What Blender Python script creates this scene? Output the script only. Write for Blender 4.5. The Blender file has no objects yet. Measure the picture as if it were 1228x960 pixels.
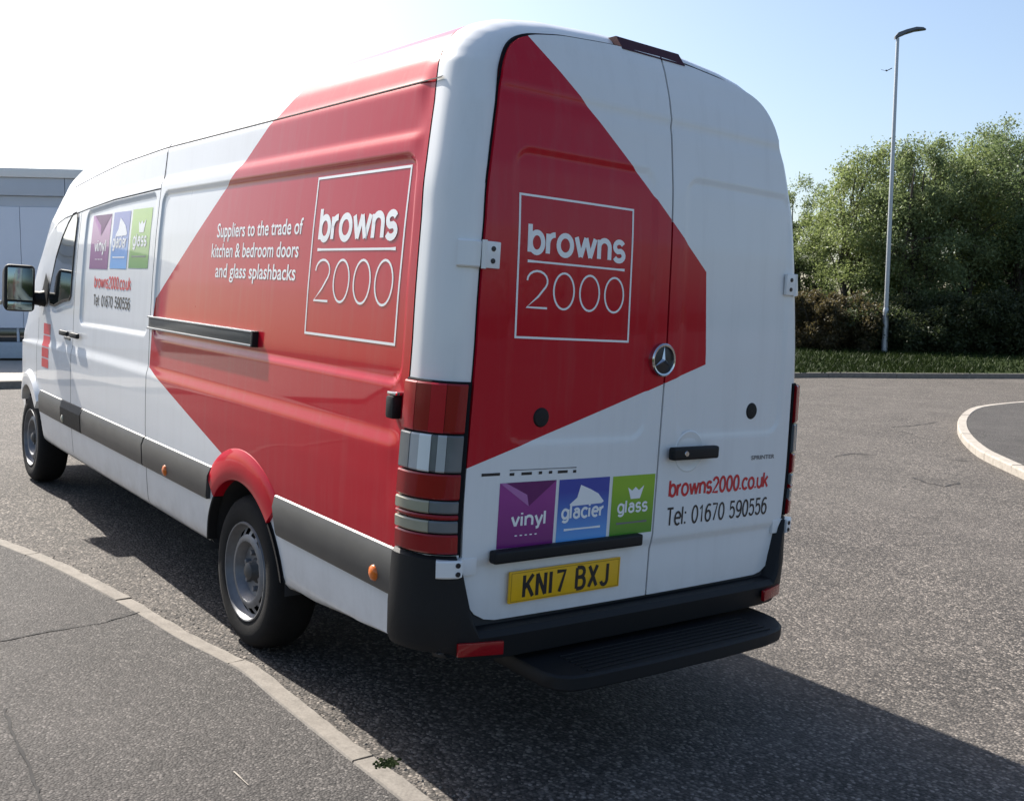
import bpy, bmesh, math, random
import numpy as np
from mathutils import Matrix, Vector
from mathutils.geometry import delaunay_2d_cdt

random.seed(7); rng = np.random.default_rng(7)
scene = bpy.context.scene
col = scene.collection
R = math.radians

# ------------------------------------------------------------------ camera
# The camera was solved in the van's own frame (x forward from the rear doors, y to the
# nearside, z up from the tyres); the road there has a crossfall, so the van frame is
# tilted against the level world by "TILT" about the view axis.
CAM = (-2.69254798, 2.75847495, 1.63369337); YAW, PIT, ROL, FPX = -0.65721619, -0.09415676, 0.06317538, 1200.0
PW, PH = 1228, 960
TILT = 0.055
def _cam_axes():
    fw = np.array([math.cos(YAW)*math.cos(PIT), math.sin(YAW)*math.cos(PIT), math.sin(PIT)])
    r = np.cross(fw, [0, 0, 1]); r /= np.linalg.norm(r); u = np.cross(r, fw)
    c, s = math.cos(ROL), math.sin(ROL)
    return fw, c*r + s*u, -s*r + c*u
FW, RT, UP = _cam_axes()
_r0 = np.cross(FW, [0, 0, 1]); _r0 /= np.linalg.norm(_r0); _u0 = np.cross(_r0, FW)
_k = ROL - 0.008
_uu = -math.sin(_k)*_r0 + math.cos(_k)*_u0
_gz = _uu*math.cos(PIT) + FW*math.sin(PIT)
_gz /= np.linalg.norm(_gz)
_gx = np.array([1., 0, 0]) - _gz*_gz[0]; _gx /= np.linalg.norm(_gx)
_gy = np.cross(_gz, _gx)
A = np.array([_gx, _gy, _gz])            # van frame -> level world
def V2W(p): return A @ np.asarray(p, float)
Cw, FWw, RTw, UPw = A @ np.array(CAM), A @ FW, A @ RT, A @ UP
cd = bpy.data.cameras.new('camera'); cam = bpy.data.objects.new('camera', cd); col.objects.link(cam)
cd.sensor_width = 36; cd.lens = 36*FPX/PW; cd.clip_end = 3000; cd.clip_start = 0.05
cam.matrix_world = Matrix([[RTw[0], UPw[0], -FWw[0], Cw[0]], [RTw[1], UPw[1], -FWw[1], Cw[1]],
                           [RTw[2], UPw[2], -FWw[2], Cw[2]], [0, 0, 0, 1]])
scene.camera = cam

# ------------------------------------------------------------------ sky, sun, exposure
SUN_V = np.array([1.22, 0.14, 1.0]); SUN = A @ (SUN_V/np.linalg.norm(SUN_V))
EL = math.asin(SUN[2]); AZ = math.atan2(SUN[0], SUN[1])
w = bpy.data.worlds.new('World'); scene.world = w; w.use_nodes = True
nt = w.node_tree
sky = nt.nodes.new('ShaderNodeTexSky'); sky.sky_type = 'NISHITA'; sky.sun_disc = False
sky.sun_elevation = EL; sky.sun_rotation = AZ; sky.altitude = 0
sky.air_density = 1.0; sky.dust_density = 2.2; sky.ozone_density = 2.0
nt.links.new(sky.outputs[0], nt.nodes['Background'].inputs[0]); nt.nodes['Background'].inputs[1].default_value = 0.088
sl = bpy.data.lights.new('sun', 'SUN'); sl.energy = 5.0; sl.angle = R(0.5); sl.color = (1, .95, .87)
so = bpy.data.objects.new('sun', sl); col.objects.link(so)
so.rotation_euler = Vector(SUN).to_track_quat('Z', 'Y').to_euler(); so.location = (0, 0, 30)
scene.view_settings.view_transform = 'Standard'; scene.view_settings.look = 'None'
scene.view_settings.exposure = 1.15; scene.view_settings.gamma = 1
scene.render.resolution_x, scene.render.resolution_y = 1024, 800

# ------------------------------------------------------------------ ground shape and pixel rays
def sstep(a, b, x):
    t = np.clip((np.asarray(x, float)-a)/(b-a), 0, 1); return t*t*(3-2*t)
_n = A[:, 2]                                # van up, in world
def ground(x, y):
    x = np.asarray(x, float); y = np.asarray(y, float)
    plane = -(_n[0]*x + _n[1]*y)/_n[2]
    dx = np.maximum(np.maximum(-6-x, x-8), 0); dy = np.maximum(np.maximum(-2.5-y, y-6), 0)
    k = sstep(0, 9, np.hypot(dx, dy))
    far = 0.16*np.tanh(plane/0.16)
    return plane*(1-k) + far*k
def pray(px, py):
    d = FWw + RTw*(px-PW/2)/FPX - UPw*(py-PH/2)/FPX
    return d
def wground(px, py, h=0.0):
    d = pray(px, py); lo, hi = 0.5, 400.0
    f = lambda t: Cw[2]+t*d[2] - float(ground(Cw[0]+t*d[0], Cw[1]+t*d[1])) - h
    t = 0.5
    while f(t) > 0 and t < 400: t += 0.5
    lo, hi = t-0.5, t
    for _ in range(30):
        m = (lo+hi)/2
        if f(m) > 0: lo = m
        else: hi = m
    return Cw + hi*d
def at_depth(px, depth, h=0.0):             # a ground point seen in pixel column px at this distance
    d = pray(px, 430); q = Cw + d*depth; return np.array([q[0], q[1], float(ground(q[0], q[1]))+h])

# ------------------------------------------------------------------ helpers
def link(name, me, parent=None, mats=None):
    o = bpy.data.objects.new(name, me); col.objects.link(o)
    if parent is not None: o.parent = parent
    if mats is not None:
        for m in (mats if isinstance(mats, (list, tuple)) else [mats]): me.materials.append(m)
    return o
def mobj(name, verts, faces, mat, parent=None, smooth=True, angle=35, fmat=None):
    me = bpy.data.meshes.new(name); me.from_pydata([tuple(map(float, v)) for v in verts], [], [tuple(map(int, f)) for f in faces])
    if smooth:
        me.polygons.foreach_set('use_smooth', [True]*len(me.polygons)); me.set_sharp_from_angle(angle=R(angle))
    if fmat is not None: me.polygons.foreach_set('material_index', fmat)
    me.update()
    return link(name, me, parent, mat)
def big(name, V, F, mat, parent=None, normals=None):
    """numpy quads or tris -> mesh, fast"""
    V = np.asarray(V, np.float32); F = np.asarray(F, np.int32); k = F.shape[1]
    me = bpy.data.meshes.new(name); me.vertices.add(len(V)); me.vertices.foreach_set('co', V.ravel())
    me.loops.add(F.size); me.loops.foreach_set('vertex_index', F.ravel())
    me.polygons.add(len(F)); me.polygons.foreach_set('loop_start', np.arange(0, F.size, k, dtype=np.int32))
    me.update(calc_edges=True); me.validate()
    if normals is not None:
        me.polygons.foreach_set('use_smooth', [True]*len(me.polygons))
        me.normals_split_custom_set_from_vertices([tuple(n) for n in normals])
    return link(name, me, parent, mat)
def tag(o, label=None, cat=None, group=None, kind=None):
    if label: o['label'] = label
    if cat: o['category'] = cat
    if group: o['group'] = group
    if kind: o['kind'] = kind
    return o
def empty(name, loc=(0, 0, 0), rz=0):
    o = bpy.data.objects.new(name, None); col.objects.link(o); o.location = tuple(map(float, loc)); o.rotation_euler = (0, 0, rz)
    o.empty_display_size = .2
    return o
def box(name, c, s, mat, parent=None, bev=0.0, seg=2, rot=None, taper=None):
    bm = bmesh.new(); bmesh.ops.create_cube(bm, size=1)
    for v in bm.verts: v.co = Vector((v.co.x*s[0], v.co.y*s[1], v.co.z*s[2]))
    if taper:
        for v in bm.verts: taper(v)
    if bev: bmesh.ops.bevel(bm, geom=bm.edges[:], offset=bev, segments=seg, profile=.6, affect='EDGES')
    if rot is not None: bmesh.ops.rotate(bm, verts=bm.verts, cent=(0, 0, 0), matrix=rot)
    bmesh.ops.translate(bm, verts=bm.verts, vec=Vector(tuple(map(float, c))))
    me = bpy.data.meshes.new(name); bm.to_mesh(me); bm.free()
    me.polygons.foreach_set('use_smooth', [True]*len(me.polygons)); me.set_sharp_from_angle(angle=R(40))
    return link(name, me, parent, mat)
def lathe(name, prof, center, axis, mat, parent=None, n=48, keep=None):
    """prof: (radius, along-axis); axis 'x','y','z'"""
    V = []; F = []
    for r, a in prof:
        for k in range(n):
            t = 2*math.pi*k/n; p = (r*math.cos(t), r*math.sin(t))
            V.append({'y': (p[0], a, p[1]), 'x': (a, p[0], p[1]), 'z': (p[0], p[1], a)}[axis])
    for i in range(len(prof)-1):
        for k in range(n):
            if keep and not keep(i, k): continue
            F.append((i*n+k, i*n+(k+1) % n, (i+1)*n+(k+1) % n, (i+1)*n+k))
    V = [np.array(v)+np.array(center) for v in V]
    return mobj(name, V, F, mat, parent, angle=40)
def tube(pts, rads, n=8, cap=True):
    pts = [np.array(p, float) for p in pts]; V = []; F = []
    ref = np.array([0.31, 0.27, 0.91])
    for i, p in enumerate(pts):
        d = pts[min(i+1, len(pts)-1)] - pts[max(i-1, 0)]; d /= (np.linalg.norm(d)+1e-9)
        a = np.cross(d, ref if abs(d@ref) < .95 else np.array([1., 0, 0])); a /= np.linalg.norm(a); b = np.cross(d, a)
        for k in range(n):
            t = 2*math.pi*k/n; V.append(p+rads[i]*(a*math.cos(t)+b*math.sin(t)))
    for i in range(len(pts)-1):
        for k in range(n): F.append((i*n+k, i*n+(k+1) % n, (i+1)*n+(k+1) % n, (i+1)*n+k))
    if cap: F.append(tuple(range(n-1, -1, -1))); F.append(tuple((len(pts)-1)*n+k for k in range(n)))
    return V, F
def cdt_panel(outline, step, mp, holes=()):
    """2-D outline + interior grid -> triangles, mapped to 3-D by mp(a,b); returns V3, F, boundary count"""
    P = [tuple(p) for p in outline]; nb = len(P); edges = [(i, (i+1) % nb) for i in range(nb)]
    xs = [p[0] for p in P]; ys = [p[1] for p in P]
    poly = np.array(P)
    seg = np.roll(poly, -1, 0)-poly; L2 = (seg**2).sum(1)+1e-12
    for x in np.arange(min(xs)+step/2, max(xs), step):
        yy = np.arange(min(ys)+step/2, max(ys), step)
        if not len(yy): continue
        pj = np.roll(poly, 1, 0); c = (poly[None, :, 1] > yy[:, None]) != (pj[None, :, 1] > yy[:, None])
        xi = (pj[None, :, 0]-poly[None, :, 0])*(yy[:, None]-poly[None, :, 1])/(pj[None, :, 1]-poly[None, :, 1]+1e-15)+poly[None, :, 0]
        ok = ((c & (x < xi)).sum(1) % 2) == 1
        yy = yy[ok]
        if not len(yy): continue
        dx = x-poly[None, :, 0]; dy = yy[:, None]-poly[None, :, 1]
        t = np.clip((dx*seg[None, :, 0]+dy*seg[None, :, 1])/L2, 0, 1)
        dd = np.hypot(dx-t*seg[None, :, 0], dy-t*seg[None, :, 1]).min(1)
        P += [(float(x), float(y)) for y, d_ in zip(yy, dd) if d_ > step*.35]
    v, e, f, *_ = delaunay_2d_cdt([Vector(p) for p in P], edges, [], 1, 1e-6)
    return [mp(p.x, p.y) for p in v], [tuple(t) for t in f], [(p.x, p.y) for p in v]
def resamp(pts, step):
    out = []
    for a, b in zip(pts[:-1], pts[1:]):
        a = np.array(a, float); b = np.array(b, float); n = max(1, int(np.linalg.norm(b-a)/step))
        out += [a+(b-a)*k/n for k in range(n)]
    return out+[np.array(pts[-1], float)]
def catmull(P, n):
    P = np.array(P, float); P = np.vstack([2*P[0]-P[1], P, 2*P[-1]-P[-2]]); out = []
    for i in range(1, len(P)-2):
        for k in range(n):
            t = k/n; a, b, c, d = P[i-1:i+3]
            out.append(.5*((2*b)+(-a+c)*t+(2*a-5*b+4*c-d)*t*t+(-a+3*b-3*c+d)*t**3))
    return np.array(out+[P[-2]])

# ------------------------------------------------------------------ materials
class N:
    """tiny node helper"""
    def __init__(s, name):
        s.m = bpy.data.materials.new(name); s.m.use_nodes = True; s.t = s.m.node_tree; s.b = s.t.nodes['Principled BSDF']
    def n(s, typ, **kw):
        x = s.t.nodes.new(typ)
        for k, v in kw.items():
            if k == 'inp':
                for kk, vv in v.items():
                    if isinstance(vv, bpy.types.NodeSocket): s.t.links.new(vv, x.inputs[kk])
                    else: x.inputs[kk].default_value = vv
            else: setattr(x, k, v)
        return x
    def l(s, a, b): s.t.links.new(a, b)
    def set(s, **kw):
        for k, v in kw.items():
            k = k.replace('_', ' ')
            if isinstance(v, bpy.types.NodeSocket): s.l(v, s.b.inputs[k])
            else: s.b.inputs[k].default_value = (*v, 1) if isinstance(v, tuple) and len(v) == 3 else v
        return s
    def math(s, op, a, b=None, clamp=False):
        x = s.n('ShaderNodeMath', operation=op, use_clamp=clamp)
        for i, v in enumerate((a, b)):
            if v is None: continue
            if isinstance(v, bpy.types.NodeSocket): s.l(v, x.inputs[i])
            else: x.inputs[i].default_value = v
        return x.outputs[0]
    def mix(s, f, a, b):
        x = s.n('ShaderNodeMix', data_type='RGBA')
        for i, v in ((0, f), (6, a), (7, b)):
            if isinstance(v, bpy.types.NodeSocket): s.l(v, x.inputs[i])
            else: x.inputs[i].default_value = (*v, 1) if isinstance(v, tuple) else v
        return x.outputs[2]
    def obj(s):
        return s.n('ShaderNodeTexCoord').outputs['Object']
    def noise(s, scale, detail=3, vec=None, rough=.5):
        x = s.n('ShaderNodeTexNoise', inp={'Scale': scale, 'Detail': detail, 'Roughness': rough})
        s.l(vec if vec is not None else s.obj(), x.inputs['Vector']); return x
    def ramp(s, fac, stops):
        x = s.n('ShaderNodeValToRGB'); s.l(fac, x.inputs[0]); e = x.color_ramp.elements
        while len(e) < len(stops): e.new(.5)
        for k, (p, c) in enumerate(stops): e[k].position = p; e[k].color = (*c, 1) if len(c) == 3 else c
        return x.outputs[0]
    def bump(s, h, strength=.3, dist=.01):
        x = s.n('ShaderNodeBump', inp={'Strength': strength, 'Distance': dist}); s.l(h, x.inputs['Height']); s.l(x.outputs[0], s.b.inputs['Normal'])
def plain(name, c, rough=.5, metal=0., coat=0., var=.12, spec=.5, vs=14., bump=0):
    k = N(name); nz = k.noise(vs, 4)
    a = tuple(x*(1-var) for x in c); b = tuple(min(1, x*(1+var)) for x in c)
    k.set(Base_Color=k.mix(nz.outputs[0], a, b), Metallic=metal, Coat_Weight=coat, Specular_IOR_Level=spec)
    k.set(Roughness=k.math('ADD', k.math('MULTIPLY', nz.outputs[0], .12), max(.02, rough-.06)))
    if bump: k.bump(k.noise(vs*8, 3).outputs[0], bump, .003)
    return k.m
WHITE = (.80, .805, .81); RED = (.48, .002, .017)
def livery(name, planes, axis):
    """white van paint with a convex red wrap: planes are (a,b,c): a*h + b*z + c > 0, h the van's x or y"""
    k = N(name); sp = k.n('ShaderNodeSeparateXYZ'); k.l(k.obj(), sp.inputs[0])
    h = sp.outputs[axis]; z = sp.outputs[2]; f = None
    for a, b, c in planes:
        v = k.math('ADD', k.math('ADD', k.math('MULTIPLY', h, a), k.math('MULTIPLY', z, b)), c)
        g = k.math('GREATER_THAN', v, 0.0); f = g if f is None else k.math('MULTIPLY', f, g)
    nz = k.noise(3.0, 5); d = k.math('MULTIPLY', nz.outputs[0], .16)
    wht = k.mix(d, WHITE, (.52, .50, .46)); red = k.mix(d, RED, (.44, .012, .03))
    # road dirt low on the panels
    low = k.math('SUBTRACT', 1.0, k.math('MULTIPLY', k.math('SUBTRACT', z, .36), 3.2), True)
    dirt = k.math('MULTIPLY', low, k.math('MULTIPLY', k.noise(9, 6, rough=.65).outputs[0], .75))
    mp_ = k.n('ShaderNodeMapping', inp={'Scale': (16., 16., 1.2)}); k.l(k.obj(), mp_.inputs[0]); stn = k.noise(1.0, 5, mp_.outputs[0], .65)
    strk = k.math('MULTIPLY', k.math('SUBTRACT', stn.outputs[0], .50, True), .32)
    c = k.mix(strk, k.mix(dirt, k.mix(f, wht, red), (.26, .24, .22)), (.30, .27, .24))
    k.set(Base_Color=c, Roughness=k.math('ADD', .24, k.math('MULTIPLY', k.noise(6, 5).outputs[0], .14)), Coat_Weight=.5, Coat_Roughness=.03, Specular_IOR_Level=.08)
    k.bump(k.noise(1.7, 2).outputs[0], .04, .02)
    return k.m
def line_plane(p, q, inside):
    a, b = -(q[1]-p[1]), (q[0]-p[0]); c = -(a*p[0]+b*p[1])
    if a*inside[0]+b*inside[1]+c < 0: a, b, c = -a, -b, -c
    return (a, b, c)
inn = (1.2, 1.4)
M = {}
M['side'] = livery('side_paint', [(1, 0, -.186), (0, 1, -.70), line_plane((2.877, 1.553), (1.36, 2.50), inn), line_plane((2.914, 1.17), (1.85, .875), inn),
                                 line_plane((2.877, 1.553), (2.914, 1.17), inn)], 0)
inr = (.4, 1.5)
M['rear'] = livery('rear_paint', [(0, 1, -.9), line_plane((.605, 2.527), (-.229, 1.812), inr), line_plane((-.229, 1.812), (-.255, 1.451), inr), line_plane((-.255, 1.451), (.853, 1.090), inr)], 1)
M['white'] = livery('plain_white_paint', [(0, 0, -1)], 0)
M['red'] = plain('red_paint', RED, .35, coat=.4, spec=.06)
M['inner'] = plain('inner_shell', (.03, .03, .032), .8)
M['seal'] = plain('rubber_seal', (.014, .014, .016), .9, spec=.1)
M['plastic'] = plain('black_plastic', (.010, .0105, .012), .6, vs=40, bump=.2, spec=.3)
k = N('rub_strip_plastic'); nz = k.noise(6, 6)
k.set(Base_Color=k.mix(nz.outputs[0], (.035, .036, .038), (.085, .083, .078)), Roughness=.42); M['rub'] = k.m
M['rail'] = plain('rail_metal', (.32, .33, .34), .35, metal=.7)
M['darkrail'] = plain('rail_slot', (.05, .055, .055), .5)
M['chrome'] = plain('chrome', (.50, .51, .53), .12, metal=1, var=.03)
M['steel'] = plain('wheel_steel', (.17, .172, .18), .5, metal=.4, var=.4, vs=20)
M['hub'] = plain('hub_iron', (.06, .058, .056), .6)
M['dec_white'] = plain('decal_white', (.86, .86, .86), .35, var=.02)
M['dec_red'] = plain('decal_red', (.60, .02, .03), .35, var=.03)
M['dec_black'] = plain('decal_black', (.015, .015, .018), .4, var=.05)
M['dec_grey'] = plain('decal_grey', (.17, .17, .18), .35, var=.05)
M['plate'] = plain('plate_yellow', (.80, .46, .012), .32, var=.08, vs=30)
def zgrad(name, z0, z1, c0, c1):
    k = N(name); sp = k.n('ShaderNodeSeparateXYZ'); k.l(k.obj(), sp.inputs[0])
    f = k.math('DIVIDE', k.math('SUBTRACT', sp.outputs[2], z0), z1-z0, True)
    k.set(Base_Color=k.mix(f, c0, c1), Roughness=.3, Coat_Weight=.4); return k.m
def lens(name, c, var=.25, emit=0):
    k = N(name); nz = k.noise(9, 2)
    k.set(Base_Color=k.mix(nz.outputs[0], tuple(x*(1-var) for x in c), c), Roughness=.25, Coat_Weight=.8, Coat_Roughness=.03, Specular_IOR_Level=.2); return k.m
M['lens_red'] = lens('lens_red', (.30, .003, .008)); M['lens_clear'] = lens('lens_clear', (.52, .55, .56), .35); M['lens_amber'] = lens('lens_amber', (.75, .16, .01)); M['lens_milk'] = lens('lens_milk', (.42, .40, .30), .4)
M['lens_red2'] = lens('lens_red_glint', (.48, .006, .022)); M['lens_smoke'] = lens('lens_smoke', (.20, .22, .23), .5); M['lens_bright'] = lens('lens_bright', (.80, .84, .84), .1); M['lens_dark'] = lens('lens_dark_red', (.10, .008, .014))
k = N('cab_glass'); k.set(Base_Color=(.012, .016, .018), Roughness=.05, Coat_Weight=1., Specular_IOR_Level=.8); M['glass'] = k.m
k = N('mirror_glass'); k.set(Base_Color=(.30, .35, .33), Roughness=.10, Metallic=1.); M['mirror'] = k.m
k = N('tyre_rubber'); nz = k.noise(18, 5)
k.set(Base_Color=k.mix(nz.outputs[0], (.006, .006, .0065), (.015, .014, .0135)), Roughness=.85, Specular_IOR_Level=.25); k.bump(k.noise(150, 2).outputs[0], .3, .004); M['tyre'] = k.m

def asphalt(name, dark, light, tint, scale=95., big=.5, bumps=.6):
    k = N(name); ob = k.obj()
    v = k.n('ShaderNodeTexVoronoi', feature='F1', inp={'Scale': scale}); k.l(ob, v.inputs['Vector'])
    sc = k.n('ShaderNodeSeparateColor'); k.l(v.outputs['Color'], sc.inputs[0])
    st = k.ramp(sc.outputs[0], [(0, dark), (.55, tuple((a*.6+b*.4) for a, b in zip(dark, light))), (.85, light), (1, tuple(min(1, x*1.7) for x in light))])
    gap = k.ramp(v.outputs['Distance'], [(.0, (1, 1, 1)), (.45, (.8, .8, .8)), (.75, (.25, .25, .25))])
    c1 = k.n('ShaderNodeMix', data_type='RGBA', blend_type='MULTIPLY'); c1.inputs[0].default_value = .85; k.l(st, c1.inputs[6]); k.l(gap, c1.inputs[7])
    n1 = k.noise(.45, 5, ob, .6); n2 = k.noise(7, 5, ob, .7); n3 = k.noise(32, 3, ob, .7)
    c2 = k.mix(k.ramp(n1.outputs[0], [(.35, (0, 0, 0)), (.7, (big, big, big))]), c1.outputs[2], tint)
    br = k.math('ADD', .62, k.math('ADD', k.math('MULTIPLY', n2.outputs[0], .42), k.math('MULTIPLY', n3.outputs[0], .34)))
    n4 = k.noise(1.3, 6, ob, .75); br = k.math('MULTIPLY', br, k.math('ADD', .42, k.math('MULTIPLY', n4.outputs[0], 1.15)))
    hs = k.n('ShaderNodeHueSaturation'); k.l(c2, hs.inputs['Color']); k.l(br, hs.inputs['Value'])
    k.set(Base_Color=hs.outputs[0], Roughness=.86, Specular_IOR_Level=.35)
    h = k.math('SUBTRACT', k.math('ADD', k.math('MULTIPLY', sc.outputs[1], .6), k.math('MULTIPLY', n3.outputs[0], .5)), v.outputs['Distance'])
    k.bump(h, bumps, .006); return k.m
M['road'] = asphalt('road_chippings', (.032, .029, .027), (.195, .170, .148), (.110, .097, .086), 74., .45, 1.0)
M['pave'] = asphalt('footway_asphalt', (.036, .033, .031), (.112, .102, .094), (.068, .062, .058), 105., .5, .7)
def stone(name, a, b):
    k = N(name); ob = k.obj(); n1 = k.noise(11, 6, ob, .7); n2 = k.noise(90, 3, ob)
    f = k.math('ADD', k.math('MULTIPLY', n1.outputs[0], .7), k.math('MULTIPLY', n2.outputs[0], .35))
    k.set(Base_Color=k.ramp(f, [(.25, tuple(x*.55 for x in a)), (.45, a), (.75, b)]), Roughness=.88); k.bump(f, .5, .006); return k.m
M['kerb'] = stone('kerb_concrete', (.165, .146, .124), (.255, .228, .196)); M['kerb2'] = stone('pale_kerb_concrete', (.28, .25, .215), (.42, .38, .33))
M['concrete'] = stone('apron_concrete', (.32, .29, .25), (.45, .41, .36))
M['soil'] = plain('joint_dirt', (.035, .03, .024), .95, var=.4)
M['crack'] = plain('crack_filler', (.012, .011, .011), .9)
def leafmat(name, c1, c2, trans=.5):
    k = N(name); g = k.n('ShaderNodeObjectInfo'); at = k.n('ShaderNodeNewGeometry'); ri = at.outputs['Random Per Island']
    nz = k.noise(.8, 3)
    f = k.math('ADD', k.math('MULTIPLY', ri, .6), k.math('MULTIPLY', nz.outputs[0], .45), True)
    c = k.mix(f, c1, c2)
    k.set(Base_Color=c, Roughness=.55)
    tr = k.n('ShaderNodeBsdfTranslucent'); k.l(c, tr.inputs[0])
    mx = k.n('ShaderNodeMixShader'); mx.inputs[0].default_value = trans
    k.l(k.b.outputs[0], mx.inputs[1]); k.l(tr.outputs[0], mx.inputs[2]); k.l(mx.outputs[0], k.t.nodes['Material Output'].inputs[0]); return k.m
M['leaf1'] = leafmat('willow_leaves', (.105, .145, .050), (.25, .30, .135)); M['leaf2'] = leafmat('darker_leaves', (.070, .105, .040), (.17, .22, .09))
M['leaf5'] = leafmat('shaded_bush_leaves', (.035, .05, .018), (.085, .105, .042)); M['leaf3'] = leafmat('bramble_leaves', (.060, .050, .022), (.125, .100, .045)); M['leaf4'] = leafmat('yellow_green_leaves', (.130, .170, .050), (.29, .34, .13))  # shaded bush leaves: shade put into a darker leaf colour
M['bark'] = plain('bark', (.075, .062, .048), .9, var=.4, vs=9)
k = N('verge_grass'); nz = k.noise(3, 6); k.set(Base_Color=k.mix(nz.outputs[0], (.014, .024, .007), (.034, .048, .015)), Roughness=.95, Specular_IOR_Level=.1); k.bump(k.noise(30, 4).outputs[0], .8, .03); M['grass'] = k.m  # grass colour darkened to stand in for shade on the verge
M['blade'] = leafmat('grass_blades', (.014, .026, .006), (.034, .050, .013), .2); M['blade'].node_tree.nodes['Principled BSDF'].inputs['Specular IOR Level'].default_value = .1  # blades carry the same painted-in shade
M['galv'] = plain('galvanised_steel', (.42, .44, .46), .45, metal=.55, var=.1)
M['clad'] = plain('pale_cladding', (.70, .73, .80), .5, var=.05, vs=2); M['clad2'] = plain('grey_cladding', (.50, .54, .60), .5, var=.06, vs=2)
M['trim'] = plain('white_trim', (.78, .78, .76), .5, var=.04); M['roof'] = plain('roof_sheet', (.66, .67, .68), .5, var=.04)
M['plinth'] = plain('plinth_render', (.40, .44, .48), .8)

# ------------------------------------------------------------------ setting: road, footway, kerbs, verge
def axis_pts(lo, hi, step, far):
    a = list(np.arange(lo, hi+1e-6, step)); s = step; p = hi
    while p < far: s *= 1.35; p += s; a.append(p)
    s = step; p = lo; pre = []
    while p > -far: s *= 1.35; p -= s; pre.append(p)
    return np.array(pre[::-1]+a)
gx = np.r_[np.arange(-60, -16, 2.), np.arange(-16, 30, .5), np.arange(30, 72, 2.)]; gy = np.r_[np.arange(-80, -36, 2.), np.arange(-36, 16, .5), np.arange(16, 40, 2.)]
X, Y = np.meshgrid(gx, gy, indexing='ij'); Z = ground(X, Y)
ni, nj = X.shape; idx = np.arange(ni*nj).reshape(ni, nj)
Fq = np.stack([idx[:-1, :-1], idx[1:, :-1], idx[1:, 1:], idx[:-1, 1:]], -1).reshape(-1, 4)
road = big('road', np.stack([X, Y, Z], -1).reshape(-1, 3), Fq, M['road']); tag(road, kind='structure')
for p in road.data.polygons: p.use_smooth = True

hx = axis_pts(-60, 70, 5., 1500); hy = axis_pts(-80, 40, 5., 1500); HX, HY = np.meshgrid(hx, hy, indexing='ij'); HZ = ground(HX, HY)-.12
ni, nj = HX.shape; idx = np.arange(ni*nj).reshape(ni, nj); Fq = np.stack([idx[:-1, :-1], idx[1:, :-1], idx[1:, 1:], idx[:-1, 1:]], -1).reshape(-1, 4)
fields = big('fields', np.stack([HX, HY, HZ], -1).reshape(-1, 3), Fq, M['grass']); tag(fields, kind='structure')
def sheet(name, outline_w, h, mat, step=.6, skirt=None):
    V, F, _ = cdt_panel([tuple(p[:2]) for p in outline_w], step, lambda a, b: (a, b, float(ground(a, b))+h))
    o = mobj(name, V, F, mat); 
    for p in o.data.polygons:
        if p.normal.z < 0: o.data.flip_normals(); break
    return tag(o, kind='structure')
def offset_line(P, d):
    P = np.array(P, float)[:, :2]; out = []
    for i in range(len(P)):
        t = P[min(i+1, len(P)-1)]-P[max(i-1, 0)]; t /= np.linalg.norm(t); out.append(P[i]+d*np.array([-t[1], t[0]]))
    return np.array(out)
def kerb_run(name, line, width, h, mat, stone_len, joint=.012, drop=.06, first=None, chip=.0):
    """line: edge facing the road (world xy); stones lie to its left side, each one its own piece"""
    root = empty(name); tag(root, kind='structure')
    L = resamp([tuple(p[:2]) for p in line], .05); L = np.array(L); s = np.r_[0, np.cumsum(np.hypot(*np.diff(L, axis=0).T))]
    P = lambda t: np.array([np.interp(t, s, L[:, 0]), np.interp(t, s, L[:, 1])])
    t = 0.0; n = 0
    while t < s[-1]-.1:
        e = min(t+(first if first and n == 0 else stone_len), s[-1]); m = max(2, int((e-t)/(.06 if chip else .3))+1); V = []; F = []
        lift = random.uniform(-.004, .004); sh = random.uniform(-.004, .004)
        ts = np.linspace(t+joint/2, e-joint/2, m); b = .012
        for q in ts:
            p = P(q); d = P(min(q+.05, s[-1]))-P(max(q-.05, 0)); d /= np.linalg.norm(d); nrm = np.array([-d[1], d[0]])
            prof = [(0+sh, -drop), (0+sh, h-b*1.6), (b+sh+abs(random.gauss(0, chip)), h-abs(random.gauss(0, chip*.4))), (width-.005+sh, h), (width+sh, h-.006), (width+sh, -drop)]
            for a, z in prof:
                xy = p+nrm*a; V.append((xy[0], xy[1], float(ground(*xy))+z+lift))
        k = 6
        for i in range(m-1):
            for j in range(k-1): F.append((i*k+j, (i+1)*k+j, (i+1)*k+j+1, i*k+j+1))
        F.append(tuple(range(k))); F.append(tuple((m-1)*k+j for j in range(k-1, -1, -1)))
        o = mobj('kerb_stone', V, F, mat, root, angle=30); n += 1
        t = e
    return root
# near footway: edge solved from the photograph in the van frame, carried on beyond it
HK = .08
edge_v = [(-14, 1.02), (-8, 1.02), (-4, 1.025), (-2, 1.03), (-1, 1.035), (-.2, 1.04), (.25, 1.05), (.7, 1.055), (1.08, 1.055), (1.34, 1.095), (1.6, 1.145), (2.15, 1.213), (3.0, 1.36), (3.75, 1.56), (4.6, 1.9), (5.5, 2.45), (6.3, 3.2), (6.9, 4.2), (7.3, 5.6), (7.5, 8), (7.5, 14)]
edge_v = catmull(edge_v, 6)
edge_w = np.array([V2W((x, y, 0)) for x, y in edge_v])
kerb = kerb_run('footway_kerb', edge_w[:, :2], .095, HK, M['kerb'], 1.06, first=.36, chip=.005)
inner = offset_line(edge_w, .092)
pave_out = [tuple(p) for p in inner]+[(-14.5, 14.5)]
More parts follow.
